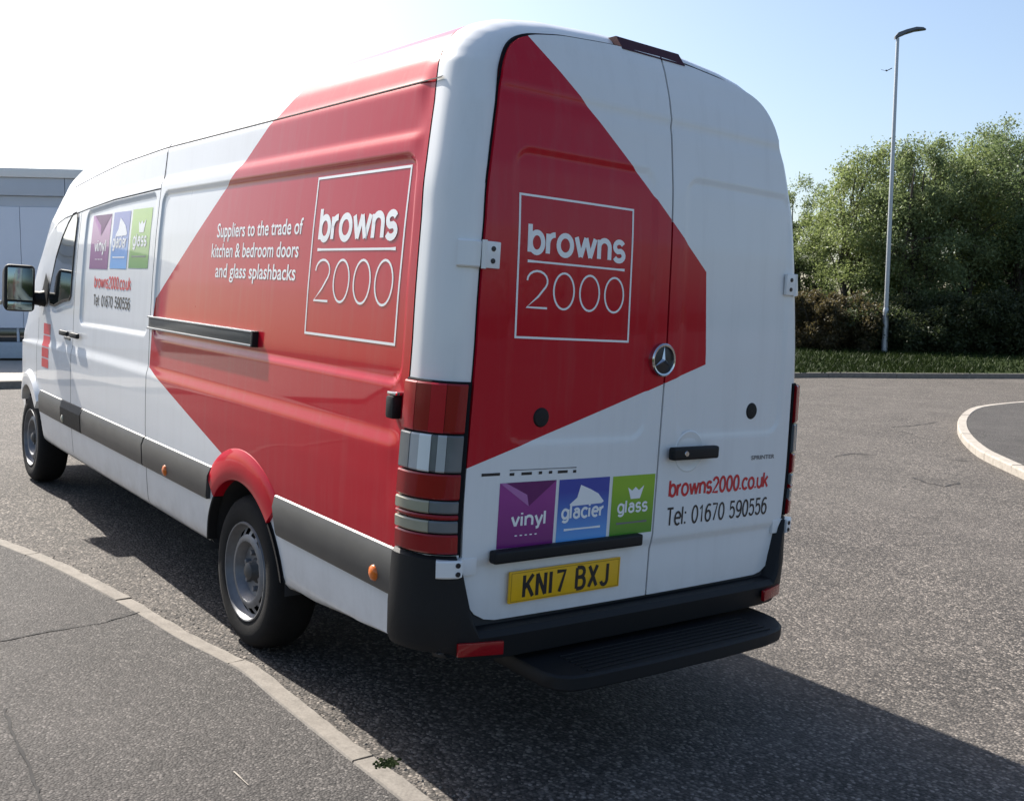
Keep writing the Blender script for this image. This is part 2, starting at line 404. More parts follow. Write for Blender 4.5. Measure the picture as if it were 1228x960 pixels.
# one closed sheet a few millimetres below the stones' top
pv, pf, p2 = cdt_panel([tuple(p) for p in resamp([tuple(q) for q in pave_out]+[pave_out[0]], .25)[:-1]], .5, lambda a, b: (a, b, float(ground(a, b))+HK-.006))
pavement = mobj('pavement', pv, pf, M['pave']); tag(pavement, kind='structure')
if pavement.data.polygons[0].normal.z < 0: pavement.data.flip_normals()
lawn_in = offset_line(edge_w, 2.6); lawn_in = lawn_in[:int(len(lawn_in)*.62)]
lv, lf, _ = cdt_panel([tuple(q) for q in resamp([tuple(q) for q in lawn_in], 1.0)]+[(9, 34), (-40, 34), (-40, 4)], 2.0, lambda a, b: (a, b, float(ground(a, b))+HK+.02))
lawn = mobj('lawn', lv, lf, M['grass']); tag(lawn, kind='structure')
if lawn.data.polygons[0].normal.z < 0: lawn.data.flip_normals()
def on_pave(px, py):
    q = wground(px, py, HK-.006); return q
def crack(name, pix, wid, parent, mat='crack', dz=.003):
    P = [wground(*p, HK-.006) for p in pix]; P = resamp(P, .03); V = []; F = []
    for i, p in enumerate(P):
        t = P[min(i+1, len(P)-1)]-P[max(i-1, 0)]; t /= np.linalg.norm(t)+1e-9; nr = np.array([-t[1], t[0], 0])
        wd = wid*random.uniform(.45, 1.2); j = nr*random.uniform(-.004, .004)
        for s in (-1, 1):
            q = p+j+nr*wd*s*.5; V.append((q[0], q[1], float(ground(q[0], q[1]))+HK-.006+dz))
    for i in range(len(P)-1): F.append((2*i, 2*i+1, 2*i+3, 2*i+2))
    return mobj(name, V, F, M[mat], parent, smooth=False)
crack('crack', [(-40, 780), (0, 769), (60, 757), (120, 747), (168, 734)], .011, pavement)
crack('crack', [(5, 850), (20, 890), (38, 925), (52, 975)], .012, pavement)
crack('crack', [(281, 925), (290, 935), (297, 942)], .006, pavement, 'kerb2', .004)
crack('joint_dirt', [(488, 962), (470, 944), (450, 927), (388, 880), (337, 839), (293, 805)], .010, pavement, 'soil', .004)

def rcrack(pix, wid):
    P_ = resamp([wground(*p) for p in pix], .06); V = []; F = []
    for i, p in enumerate(P_):
        t = P_[min(i+1, len(P_)-1)]-P_[max(i-1, 0)]; t /= np.linalg.norm(t)+1e-9; nr = np.array([-t[1], t[0], 0]); j = nr*random.gauss(0, .012); wd_ = wid*random.uniform(.4, 1.2)
        for s_ in (-1, 1):
            q = p+j+nr*wd_*s_*.5; V.append((q[0], q[1], float(ground(q[0], q[1]))+.004))
    for i in range(len(P_)-1): F.append((2*i, 2*i+1, 2*i+3, 2*i+2))
    mobj('crack', V, F, M['crack'], road, smooth=False)
for pix in ([(1096, 573), (1112, 579), (1132, 583), (1150, 579)], [(1070, 512), (1100, 510), (1126, 506)], [(1078, 517), (1094, 520)], [(1135, 551), (1160, 553)], [(1000, 548), (1020, 544), (1052, 546)]): rcrack(pix, .03)
# moss and grit where the kerb stones meet, and grit lying along the channel
def scatter_stuff(name, pts, size, mat, parent=None):
    V = []; F = []
    for p in pts:
        s = size*random.uniform(.5, 1.3); c = np.array(p); k = len(V)
        for d in ((1, 0, .1), (0, 1, .1), (-1, 0, .1), (0, -1, .1), (0, 0, .8)): V.append(c+np.array(d)*s*np.array([random.uniform(.6, 1.3)]*3))
        F += [(k, k+1, k+4), (k+1, k+2, k+4), (k+2, k+3, k+4), (k+3, k, k+4)]
    o = mobj(name, V, F, mat, parent, smooth=False); o['kind'] = 'stuff'; return o
grit = []
for _ in range(1500):
    i = random.randrange(10, len(edge_w)-30); p = edge_w[i]; d = -abs(random.gauss(0, .16))-.01
    q = offset_line(edge_w[i-1:i+2], d)[1]+np.array([random.uniform(-.08, .08), 0]); grit.append((q[0], q[1], float(ground(*q))-.001))
tag(scatter_stuff('grit', grit, .006, M['kerb']), 'loose pale grit lying in the channel along the footway kerb', 'grit')
moss = []
for (px, py) in ((461, 915), (465, 917), (456, 918), (468, 912)):
    for _ in range(40):
        q = wground(px+random.gauss(0, 4), py+random.gauss(0, 2.0), HK); moss.append((q[0], q[1], float(ground(q[0], q[1]))+HK-.004))
tag(scatter_stuff('moss', moss, .009, M['blade']), 'small tuft of green moss in a joint of the footway kerb', 'moss')

# far kerb across the junction
far_pix = [(-60, 466.5), (0, 466), (30, 465)]
FL = [wground(*p) for p in far_pix]; FRt = [wground(*p) for p in ((950, 453), (1090, 453.5), (1228, 454))]
l0 = FL[0]+(FL[0]-FL[2])*12; r1 = FRt[2]+(FRt[2]-FRt[0])*2.0
far_line = catmull([p[:2] for p in ([l0]+FL+[(FL[2]*.6+FRt[0]*.4), (FL[2]*.25+FRt[0]*.75)]+FRt+[r1])], 8)
far_line = far_line  # runs left to right; the far side lies to its left
HF = .13
# show stones singly only where the photograph can see them; hidden stretches keep the same stones
fk = kerb_run('far_kerb', far_line, .14, HF, M['kerb'], 1.8)
fin = offset_line(far_line, .138)
mid = len(fin)*45//100
apron = sheet('concrete_apron', [tuple(p) for p in fin[:mid]]+[tuple(fin[mid-1]+np.array([70, 30])), tuple(fin[0]+np.array([70, 45]))], HF-.006, M['concrete'], 3.0)
nverge = fin[mid-1:]
dirv = np.array([math.cos(-.9), math.sin(-.9)])
def vh(a, b):
    d = np.min(np.hypot(nverge[:, 0]-a, nverge[:, 1]-b)); return float(ground(a, b))+HF-.006+.05*min(d, 9)*.9
vo = [tuple(p) for p in nverge]+[tuple(nverge[-1]+dirv*60), tuple(nverge[0]+dirv*60)]
V, F, _ = cdt_panel(vo, 1.2, lambda a, b: (a, b, vh(a, b)))
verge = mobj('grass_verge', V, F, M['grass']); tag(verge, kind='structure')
if verge.data.polygons[0].normal.z < 0: verge.data.flip_normals()
# island footway on the right
isl_pix = [(1420, 474), (1330, 479), (1228, 487), (1185, 491), (1163, 496), (1151, 505), (1148, 516), (1153, 529), (1170, 546), (1196, 560), (1228, 575), (1290, 605), (1400, 665)]
isl = np.array([wground(*p)[:2] for p in isl_pix])
isl = catmull(isl, 6)
ic = isl.mean(0)
t = isl[1]-isl[0]; left = np.array([-t[1], t[0]])
if left @ (ic-isl[0]) < 0: isl = isl[::-1]
ik = kerb_run('island_kerb', isl, .13, .10, M['kerb2'], .915)
iin = offset_line(isl, .128)
isheet = sheet('island_footway', [tuple(p) for p in iin], .094, M['pave'], .8)

# grass blades on the verge
pts = []
while len(pts) < 26000:
    i = random.randrange(len(nverge)); d = random.random()**1.3*9
    p = nverge[i]+dirv*d+rng.normal(0, .4, 2)
    if np.min(np.hypot(nverge[:, 0]-p[0], nverge[:, 1]-p[1])) > .05 and (p-nverge[i])@dirv > .1: pts.append((p[0], p[1]))
V = []; F = []
for a, b in pts:
    z = vh(a, b); t = random.uniform(0, 6.28); s = random.uniform(.012, .03); h = random.uniform(.05, .14); k = len(V)
    V += [(a-s*math.cos(t), b-s*math.sin(t), z), (a+s*math.cos(t), b+s*math.sin(t), z), (a+random.gauss(0, .05), b+random.gauss(0, .05), z+h)]; F.append((k, k+1, k+2))
gb = big('verge_grass_blades', V, F, M['blade']); tag(gb, 'rough green grass on the verge beside the far kerb', 'grass', kind='stuff')

# ------------------------------------------------------------------ VAN
van = empty('panel_van'); van.matrix_world = Matrix([[*A[0], 0], [*A[1], 0], [*A[2], 0], [0, 0, 0, 1]])
tag(van, 'white and red high roof panel van parked with its wheel against the kerb', 'van')
ZS = .375; ZTOP = 2.69
PROF = [(.86, .375), (.935, .378), (.958, .41), (.972, .55), (.982, .7), (.988, .85), (.991, 1.0), (.991, 1.125), (.989, 1.14), (.982, 1.158), (.980, 1.175), (.978, 1.4), (.971, 1.65), (.958, 1.9), (.944, 2.08), (.936, 2.170), (.934, 2.190), (.922, 2.200), (.919, 2.215),
        (.906, 2.36), (.903, 2.374), (.893, 2.384), (.888, 2.40), (.866, 2.465), (.836, 2.52), (.792, 2.566), (.732, 2.604), (.65, 2.634), (.5, 2.662), (.25, 2.683), (0, 2.69)]
def P(z):
    return np.interp(z, [p[1] for p in PROF], [p[0] for p in PROF])
def lean(z): return np.interp(z, [0, 1.5, 1.9, 2.1, 2.3, 2.45, 2.55, 2.7], [0, 0, .015, .03, .058, .095, .13, .20])
def rbox(x, z, x0, x1, z0, z1, r, soft):
    cx, cz = (x0+x1)/2, (z0+z1)/2; qx = np.abs(x-cx)-(x1-x0)/2+r; qz = np.abs(z-cz)-(z1-z0)/2+r
    d = np.hypot(np.maximum(qx, 0), np.maximum(qz, 0))+np.minimum(np.maximum(qx, qz), 0)-r
    return 1-sstep(-soft, soft, d)
def recess(x, z):
    return .009*rbox(x, z, .245, 2.88, 1.345, 2.125, .07, .007)+.009*rbox(x, z, 2.985, 4.40, 1.345, 2.125, .06, .007)
TX = [3.0, 3.8, 4.38, 5.0, 5.22, 5.57, 5.94, 6.22, 6.4, 6.6, 6.75, 7.0]; TZ = [2.69, 2.66, 2.61, 2.545, 2.495, 2.30, 1.985, 1.65, 1.44, 1.32, 1.25, 1.1]
def Wd(x): return np.interp(x, [0, 5.0, 5.6, 6.1, 6.5, 6.75, 7.0], [1, 1, .992, .965, .91, .84, .7])
def zmap(x, z):
    T = np.interp(x, TX, TZ); return np.where(z > 1.08, 1.08+(z-1.08)*(T-1.08)/(ZTOP-1.08), z)
def zinv(x, z):
    T = np.interp(x, TX, TZ); return np.where(z > 1.08, 1.08+(z-1.08)*(ZTOP-1.08)/(T-1.08), z)
def SM(x, z, off=0.0):
    """nearside surface point"""
    zc = float(zinv(x, z)); y = float(P(zc)*Wd(x)-recess(x, zc))
    return (x, y+off, z)
# section resampled with rows at door edges
dense = []
for a, b in zip(PROF[:-1], PROF[1:]):
    n = max(1, int(np.hypot(b[0]-a[0], b[1]-a[1])/(.022 if b[1] < 1.05 else .011)))
    dense += [(a[0]+(b[0]-a[0])*k/n, a[1]+(b[1]-a[1])*k/n) for k in range(n)]
dense.append(PROF[-1]); sec = np.array(dense)
# soften the polyline
for _ in range(1):
    s2 = sec.copy(); s2[1:-1] = .25*sec[:-2]+.5*sec[1:-1]+.25*sec[2:]; sec = s2
sec[-1] = (0, ZTOP); sec[-2, 1] = max(sec[-2, 1], ZTOP-.002)
DZ0, DZ1 = .43, 2.145
for zz in (DZ0, DZ0+.008, DZ1, DZ1+.008):
    i = np.argmin(np.abs(sec[:, 1]-zz)); sec[i] = (np.interp(zz, sec[:, 1], sec[:, 0]), zz)
o_ = np.argsort(sec[:, 1], kind='stable'); sec = sec[o_]
tn = np.gradient(sec, axis=0); tn /= np.linalg.norm(tn, axis=1)[:, None]; nrm2 = np.stack([tn[:, 1], -tn[:, 0]], 1); nrm2[-1] = (0, 1)
PS = [p for p in PROF if not (1.0 < p[1] < 1.39 or 2.1 < p[1] < 2.4)]
secs = sec.copy(); secs[:, 0] = np.where(sec[:, 1] < 2.5, np.interp(sec[:, 1], *zip(*[(z_, y_) for y_, z_ in [tuple(q) for q in catmull(PS, 10)]])), sec[:, 0])
tns = np.gradient(secs, axis=0); tns /= np.linalg.norm(tns, axis=1)[:, None]; nrms = np.stack([tns[:, 1], -tns[:, 0]], 1); nrms[-1] = (0, 1)
def PSM(z): return np.interp(z, secs[:, 1], secs[:, 0])
full = np.vstack([sec, sec[-2::-1]*[1, 1]]); sgn = np.r_[np.ones(len(sec)), -np.ones(len(sec)-1)]
fy = full[:, 0]*sgn; fz = full[:, 1]; fn = np.vstack([nrm2, nrm2[-2::-1]]); fny = fn[:, 0]*sgn; fnz = fn[:, 1]
def shr(z): return np.interp(z, [.4, 1.4, 1.95, 2.3, 2.45, 2.6], [.045, .048, .085, .100, .115, .13])
def offside(y, z): return np.where(y < 0, y+shr(z)*np.minimum(1, np.abs(y)/.8), y)
RDO = .80                                     # the offside corner turns a little tighter
fys = np.r_[secs[:, 0], secs[-2::-1, 0]]*sgn; fns = np.vstack([nrms, nrms[-2::-1]]); fnys = fns[:, 0]*sgn; fnzs = fns[:, 1]
RC = .14; RD = .122; G = .004
th = np.linspace(0, math.pi/2, 11)
sx = [(RC*(1-math.sin(t)) if False else RC-RC*math.cos(t)*1.0, RD*(1-math.sin(t))) for t in th]     # (x, inset)
st = [(x, d) for x, d in sx]
marks = [.186-G, .186+G, 2.932-G, 2.932+G, 4.555-G, 4.555+G, 5.60-G, 5.60+G]
xs = sorted(set(np.round(np.r_[np.arange(.165, 6.76, .025), np.arange(.22, .275, .008), np.arange(2.855, 2.91, .008), np.arange(2.96, 3.01, .008), np.arange(4.375, 4.43, .008), marks], 4)))
xs = [x for x in xs if x in [round(m, 4) for m in marks] or min(abs(x-m) for m in marks) > .009]
st += [(x, 0) for x in xs]
FC = .22
st += [(6.75+FC*math.sin(t), FC*.8*(1-math.cos(t))) for t in np.linspace(.12, math.pi/2, 10)]
GX = np.zeros((len(st), len(fy))); GY = GX.copy(); GZ = GX.copy()
for i, (x, d) in enumerate(st):
    d_raw = d; zc = fz; rec = recess(x, zc)*(np.abs(fny) > .6)
    kb = float(sstep(.20, .30, x)); y = offside((fys+(fy-fys)*kb)*Wd(x)-np.sign(fy)*rec, zc); z = zmap(x, zc); d = d*np.where(fy < 0, RDO, 1) if x < 1 else d
    if x < 1: y = y-fnys*d; z = z-np.where(fnzs > 0, fnzs, 0)*d*.55
    else: y = y-fny*d; z = z-np.where(fnz > 0, fnz, 0)*d
    if x < 1.1: z = np.where(zc < .60, np.maximum(z, .385+(.460-.385)*min(1, max(0, (1.15-x)/.95))), z)
    if d_raw > 0 and x < 1:
        m_ = np.clip((zc-2.15)/.15, 0, 1)*d_raw/RD
        ys_, zs_ = y.copy(), z.copy()
        for _ in range(14):
            ys_[1:-1] = .25*ys_[:-2]+.5*ys_[1:-1]+.25*ys_[2:]; zs_[1:-1] = .25*zs_[:-2]+.5*zs_[1:-1]+.25*zs_[2:]
        y = y+(ys_-y)*m_; z = z+(zs_-z)*m_
    GX[i] = x+lean(np.where(zc > 2.2, z, zc))*(1-sstep(0, .9, x)); GY[i] = y; GZ[i] = z
WX0, WX1, WZ = 1.56, 5.885, .352; RA = .425
CS = np.array([s[0] for s in st])
V3 = np.stack([GX, GY, GZ], -1)
du = np.gradient(V3, axis=0); dv = np.gradient(V3, axis=1); NM = np.cross(dv, du); NM /= np.linalg.norm(NM, axis=2)[..., None]+1e-9
if NM[60, 30, 1] < 0: NM = -NM
def arch_project(Vx):
    Vx = Vx.copy(); ins = np.zeros(Vx.shape[:2], bool)
    for cx in (WX0, WX1):
        dx = Vx[..., 0]-cx; dz = Vx[..., 2]-WZ; r = np.hypot(dx, dz)
        low = dz < 0
        r_eff = np.where(low, np.abs(dx), r)
        m = (r_eff < RA) & (Vx[..., 2] < 1.0); ins |= m
        sc = np.where(r_eff > 1e-6, RA/np.maximum(r_eff, 1e-6), 1)
        Vx[..., 0] = np.where(m, cx+dx*sc, Vx[..., 0]); Vx[..., 2] = np.where(m & ~low, WZ+dz*sc, Vx[..., 2])
    return Vx, ins
VP, INS = arch_project(V3)
ni, nj = GX.shape; idx = np.arange(ni*nj).reshape(ni, nj)
Q = np.stack([idx[:-1, :-1], idx[:-1, 1:], idx[1:, 1:], idx[1:, :-1]], -1)
fx = (CS[:-1]+CS[1:])/2; fzc = (fz[:-1]+fz[1:])/2; fside = np.sign((fy[:-1]+fy[1:])/2)
FX, FZ = np.meshgrid(fx, fzc, indexing='ij'); _, FS = np.meshgrid(fx, fside, indexing='ij')
allin = INS[:-1, :-1] & INS[1:, :-1] & INS[:-1, 1:] & INS[1:, 1:]
gap = np.zeros(FX.shape, bool)
def vgap(x, z0, z1, side=None):
    global gap
    m = (np.abs(FX-x) < G) & (FZ > z0) & (FZ < z1)
    if side: m &= FS == side
    gap |= m
def hgap(z, x0, x1, side=None):
    global gap
    m = (FZ > z) & (FZ < z+.008) & (FX > x0-G) & (FX < x1+G)
    if side: m &= FS == side
    gap |= m
vgap(.186, .3, 2.6); vgap(2.932, .3, 2.40, 1)
for sd in (1, -1):
    vgap(4.555, DZ0, DZ1+.008, sd); vgap(5.60, DZ0, 1.4, sd); hgap(DZ0, 4.555, 5.6, sd)
hgap(DZ0, 2.932, 4.555, 1); hgap(DZ1, 2.932, 4.555, 1); hgap(DZ1, 4.555, 5.3, 1); hgap(DZ1, 4.555, 5.3, -1)
live = ~(allin | gap)
reg_slide = (FX > 2.932) & (FX < 4.555) & (FZ > DZ0) & (FZ < DZ1+.004) & (FS == 1)
reg_fl = (FX > 4.555) & (FX < 5.60) & (FZ > DZ0) & (FZ < DZ1+.004) & (FS == 1)
reg_fr = (FX > 4.555) & (FX < 5.60) & (FZ > DZ0) & (FZ < DZ1+.004) & (FS == -1)
cy = (np.abs(GY[:-1, :-1])+np.abs(GY[1:, 1:]))/2; czr = (GZ[:-1, :-1]+GZ[1:, 1:])/2
reg_ws = (FX > 5.3) & (FX < 6.42) & (FZ > 2.45) & (cy < .80) & (czr > 1.42)
reg_pil = (FX < .186)
def cut(name, mask, mat):
    f = Q[mask & live]; used, inv = np.unique(f, return_inverse=True)
    return big(name, VP.reshape(-1, 3)[used], inv.reshape(-1, 4), mat, van, NM.reshape(-1, 3)[used])
rest = ~(reg_slide | reg_fl | reg_fr | reg_ws | reg_pil)
body = cut('body', rest, M['side'])
slide = cut('sliding_door', reg_slide, M['side']); slide['label'] = 'white sliding side door with three coloured squares'
fdl = cut('front_door', reg_fl, M['side']); fdr = cut('front_door', reg_fr, M['side']); cut('windscreen', reg_ws, M['glass'])
pillar = cut('rear_corner_frame', reg_pil, M['white'])
# inner liner closes the shell behind the gaps
VL = V3-NM*.02
VL[..., 2] = np.maximum(VL[..., 2], .40)
VLp, INL = arch_project(VL)
al2 = INL[:-1, :-1] & INL[1:, :-1] & INL[:-1, 1:] & INL[1:, 1:]
f = Q[~al2]; used, inv = np.unique(f, return_inverse=True)
liner = big('inner_shell', VLp.reshape(-1, 3)[used], inv.reshape(-1, 4), M['inner'], van)
# rear bulkhead behind doors and front cap, floor
def cap(name, i, mat, dx):
    ring = [(GX[i, j]+dx, GY[i, j], GZ[i, j]) for j in range(nj)]
    V = []; F = []
    h = nj//2
    for j in range(h+1):
        V += [ring[j], ring[nj-1-j]]
    for j in range(h): F.append((2*j, 2*j+1, 2*j+3, 2*j+2))
    return mobj(name, V, F, mat, van, smooth=True)
cap('rear_opening', 0, M['inner'], .004)
cap('nose', len(st)-1, M['white'], 0)
# wheel wells and floor pan
for cx, nm in ((WX0, 0), (WX1, 1)):
    for sd in (1, -1):
        V = []; F = []; n = 24
        for k in range(n+1):
            t = math.pi*k/n*1.0; x = cx+RA*1.01*math.cos(t); z = max(WZ+RA*1.01*math.sin(t), .2)
            V += [(x, sd*(.955 if nm == 0 else .90), z), (x, sd*.55, z)]
        V += [(cx-RA*1.01, sd*.955, .30), (cx-RA*1.01, sd*.55, .30), (cx+RA*1.01, sd*.955, .30), (cx+RA*1.01, sd*.55, .30)]
        for k in range(n): F.append((2*k, 2*k+1, 2*k+3, 2*k+2))
        b = [2*k+1 for k in range(n+1)]; F.append(tuple(b))
        mobj('wheel_well', V, F, M['inner'], van, angle=60)
box('floor_pan', (3.3, 0, .50), (6.4, 1.1, .10), M['inner'], van, .02)
for sd in (1, -1):
    box('floor_side', (3.72, sd*.74, .44), (3.40, .36, .06), M['inner'], van); box('floor_side', (.60, sd*.74, .50), (1.00, .36, .06), M['inner'], van)
    box('chassis_rail', (3.0, sd*.42, .36), (6.0, .07, .16), M['inner'], van, .01)
# ----- wheels
def wheel(cx, sd):
    r = .352; w = .225; yo = .962*sd
    e = empty('wheel', (0, 0, 0)); e.parent = van
    y = lambda a: (.962-a)*sd
    tyre = [(.225, y(.012)), (.245, y(.004)), (.285, y(0)), (.315, y(.006)), (.336, y(.022)), (.347, y(.045)), (.352, y(.07)), (.352, y(w-.07)), (.347, y(w-.045)), (.336, y(w-.022)), (.315, y(w-.006)), (.285, y(w)), (.225, y(w-.012))]
    pr = [(a, b) for a, b in tyre]
    o = lathe('tyre', pr, (cx, 0, WZ), 'y', M['tyre'], e, 64)
    n = 80
    rim = [(.228, y(.012)), (.224, y(.003)), (.218, y(.004)), (.214, y(.016)), (.206, y(.034)), (.198, y(.042)), (.196, y(.042)), (.168, y(.026)), (.165, y(.024)), (.150, y(.016)), (.138, y(.018)), (.126, y(.034)), (.115, y(.058)), (.075, y(.064)), (.055, y(.064))]
    def keep(i, k): return not (i == 6 and (k % 5) in (1, 2, 3))
    lathe('rim', rim, (cx, 0, WZ), 'y', M['steel'], e, n, keep)
    lathe('brake_drum', [(.001, y(.09)), (.15, y(.09)), (.2, y(.10)), (.205, y(.2))], (cx, 0, WZ), 'y', M['inner'], e, 32)
    lathe('hub', [(.0005, y(.012)), (.024, y(.014)), (.040, y(.024)), (.046, y(.05)), (.056, y(.060)), (.060, y(.066))], (cx, 0, WZ), 'y', M['hub'], e, 28)
    for k in range(6):
        t = 2*math.pi*k/6+.3; c = (cx+.082*math.cos(t), 0, WZ+.082*math.sin(t))
        lathe('wheel_nut', [(.0005, y(.042)), (.011, y(.042)), (.0135, y(.048)), (.0135, y(.066))], c, 'y', M['steel'], e, 6)
    return e
for cx in (WX0, WX1):
    for sd in (1, -1): wheel(cx, sd)
for cx in (WX0, WX1):
    V, F = tube([(cx, -.74, WZ), (cx, .74, WZ)], [.05, .05], 10); mobj('axle', V, F, M['inner'], van)
# ----- flared lips over the arches
def arch_lip(cx, sd, mat, r0, r1, a0, a1, proud):
    V = []; F = []; n = 28; prof = [(r0, -.03), (r0, proud), (r0+.008, proud+.003), (r1-.034, proud-.001), (r1-.004, .002), (r1, -.003)]
    for k in range(n+1):
        t = a0+(a1-a0)*k/n
        for r, o in prof:
            x = cx+r*math.cos(t); z = WZ+r*math.sin(t); p = SM(x, z, o); V.append((p[0], sd*p[1] if sd > 0 else -(p[1]-float(shr(z))), p[2]))
    m = len(prof)
    for k in range(n):
        for j in range(m-1): F.append((k*m+j, k*m+j+1, (k+1)*m+j+1, (k+1)*m+j))
    F.append(tuple(range(m))); F.append(tuple(n*m+j for j in range(m)))
    return mobj('arch_flare', V, F, mat, van, angle=24)
for sd in (1, -1):
    arch_lip(WX0, sd, M['red'], RA-.004, RA+.14, R(44), R(136), .017)
    arch_lip(WX0, sd, M['plastic'], RA-.006, RA+.030, R(8), R(43.5), .014); arch_lip(WX0, sd, M['plastic'], RA-.006, RA+.012, R(136.5), R(172), .010)
    arch_lip(WX1, sd, M['white'], RA-.004, RA+.12, R(40), R(140), .028)
# ----- rub strips (grey plastic), one piece per panel
def rub(x0, x1, sd, z0=.615, z1=.782, mat='rub', slant0=0, slant1=0, proud=.024):
    V = []; F = []; prof = [(z0, -.01), (z0, proud*.75), (z0+.015, proud), (z1-.048, proud), (z1-.006, .008), (z1, -.004)]; n = max(2, int((x1-x0)/.1))
    for k in range(n+1):
        for z, o in prof:
            f = (z-z0)/(z1-z0); xa = x0+slant0*f; xb = x1+slant1*f
            x = xa+(xb-xa)*k/n; p = SM(x, z, o); V.append((p[0], sd*p[1] if sd > 0 else -(p[1]-float(shr(z))), p[2]))
    m = len(prof)
    for k in range(n):
        for j in range(m-1): F.append((k*m+j, k*m+j+1, (k+1)*m+j+1, (k+1)*m+j))
    F.append(tuple(range(m))); F.append(tuple(n*m+j for j in range(m)))
    return mobj('rub_strip', V, F, M[mat], van, angle=25)
for sd in (1, -1):
    rub(.193, 1.150, sd, slant1=.04); rub(1.955, 2.922, sd, slant0=-.04); rub(2.942, 4.22, sd); rub(4.228, 4.75, sd, mat='plastic', proud=.027); rub(4.758, 5.44, sd)
def side_marker(x, z, sd, mat):
    p = SM(x, z, 0); return lathe('side_marker', [(.0005, sd*(p[1]+.036)), (.015, sd*(p[1]+.035)), (.026, sd*(p[1]+.030)), (.030, sd*(p[1]+.022)), (.030, sd*(p[1]+.0))], (x, 0, z), 'y', mat, van, 24)
for sd in (1, -1):
    side_marker(.318, .668, sd, M['lens_amber']); side_marker(2.54, .655, sd, M['lens_amber']); side_marker(4.69, .655, sd, M['lens_milk'])
# ----- sliding door rail, handles, door stop
def conform_box(name, x0, x1, z0, z1, o0, o1, mat, parent=van, bev=.004):
    y = SM((x0+x1)/2, (z0+z1)/2)[1]; return box(name, ((x0+x1)/2, y+(o0+o1)/2, (z0+z1)/2), (x1-x0, o1-o0, z1-z0), mat, parent, bev)
conform_box('door_rail', 1.50, 2.926, 1.392, 1.442, -.008, .020, M['darkrail'])
conform_box('rail_lip', 1.49, 2.926, 1.4425, 1.452, -.008, .030, M['rail']); conform_box('rail_lip', 1.49, 2.926, 1.381, 1.3915, -.008, .030, M['rail'])
conform_box('rail_end', 1.475, 1.499, 1.381, 1.452, -.008, .028, M['plastic'])
conform_box('door_handle', 4.60, 4.80, 1.232, 1.268, .012, .038, M['plastic'], fdl, .012); conform_box('handle_cup', 4.62, 4.78, 1.205, 1.225, -.002, .006, M['dec_grey'], fdl, .002)
conform_box('door_handle', 4.33, 4.52, 1.232, 1.268, .012, .038, M['plastic'], slide, .012)
conform_box('door_stop', .222, .272, 1.225, 1.305, -.004, .040, M['plastic'], van, .012)
conform_box('stop_cap', .215, .272, 1.306, 1.318, -.004, .035, M['chrome'], van, .004)
# ----- front door glass
wp = [(4.66, 2.075), (4.76, 2.065), (4.86, 2.01), (5.0, 1.90), (5.12, 1.77), (5.22, 1.60), (5.27, 1.48), (5.22, 1.435), (5.1, 1.43), (4.86, 1.475), (4.68, 1.49), (4.645, 1.52), (4.635, 2.03)]
for sd, par in ((1, fdl), (-1, fdr)):
    V, F, _ = cdt_panel([tuple(p) for p in resamp(wp+[wp[0]], .06)[:-1]], .08, lambda a, b: (SM(a, b, .006)[0], sd*SM(a, b, .006)[1], b)); mobj('window', V, F, M['glass'], par, angle=60)
    loop = resamp(wp+[wp[0]], .04); VV = []; FF = []
    c0 = np.mean(loop, 0)
    for p in loop:
        d = p-c0; d = d/np.linalg.norm(d)
        for o, a in ((.007, -.004), (.009, .014)):
            q = p+d*a; s_ = SM(q[0], q[1], o); VV.append((s_[0], sd*s_[1], s_[2]))
    for i in range(len(loop)-1): FF.append((2*i, 2*i+1, 2*i+3, 2*i+2))
    mobj('window_seal', VV, FF, M['seal'], par)
# ----- door mirrors
for sd in (1, -1):
    mr = empty('door_mirror'); mr.parent = van
    def tap(v):
        if v.co.x > 0: v.co.z *= .8; v.co.y *= .82
    box('housing', (5.47, sd*1.150, 1.535), (.20, .215, .355), M['plastic'], mr, .045, 4, taper=tap)
    box('mirror_glass', (5.366, sd*1.152, 1.565), (.012, .170, .235), M['mirror'], mr, .004); box('wide_angle_glass', (5.366, sd*1.152, 1.405), (.012, .165, .06), M['mirror'], mr, .004)
    V, F = tube([(5.43, sd*.93, 1.47), (5.45, sd*1.0, 1.465), (5.47, sd*1.07, 1.47)], [.075, .055, .05], 12); mobj('arm', V, F, M['plastic'], mr)
    box('indicator', (5.50, sd*1.262, 1.42), (.10, .012, .03), M['lens_milk'], mr, .005)
    tri = [(5.30, 1.43), (5.56, 1.40), (5.40, 1.66), (5.30, 1.60)]
    V, F, _ = cdt_panel([tuple(p) for p in resamp(tri+[tri[0]], .06)[:-1]], .1, lambda a, b: (SM(a, b, .008)[0], sd*SM(a, b, .012)[1], b)); mobj('sail_panel', V, F, M['plastic'], mr)
# ----- rear doors
def RX(y, z, off=0.0):
    ay = abs(y+.02)
    x = float(lean(z))-.020*(1-(y/.86)**2)-.010
    rz = rbox(np.array(ay), np.array(z), .085, .735, 1.17, 2.16, .07, .006)
    x += .0060*float(rz)                                   # blanked window field
    x += .012*float(1-sstep(.745, .772, z))               # tuck below the lower fold
    x -= .009*float(sstep(2.355, 2.367, z))
    return x-off
DI = .129
def inset_curve():
    out = []
    for (y, z), n in zip(secs, nrms):
        if z < .66: continue
        out.append((y-n[0]*DI, z-max(n[1], 0)*(DI-.122+.122*.55+.004)))
    out = np.array(out)
    for _ in range(14):
        o2 = out.copy(); o2[1:-1] = .25*out[:-2]+.5*out[1:-1]+.25*out[2:]; out = o2
    return [tuple(q) for q in out]
ic_ = inset_curve(); ic_ = [p for i, p in enumerate(ic_) if i % 3 == 0]
ZB = .548; rb = .15
SEAM = -.022
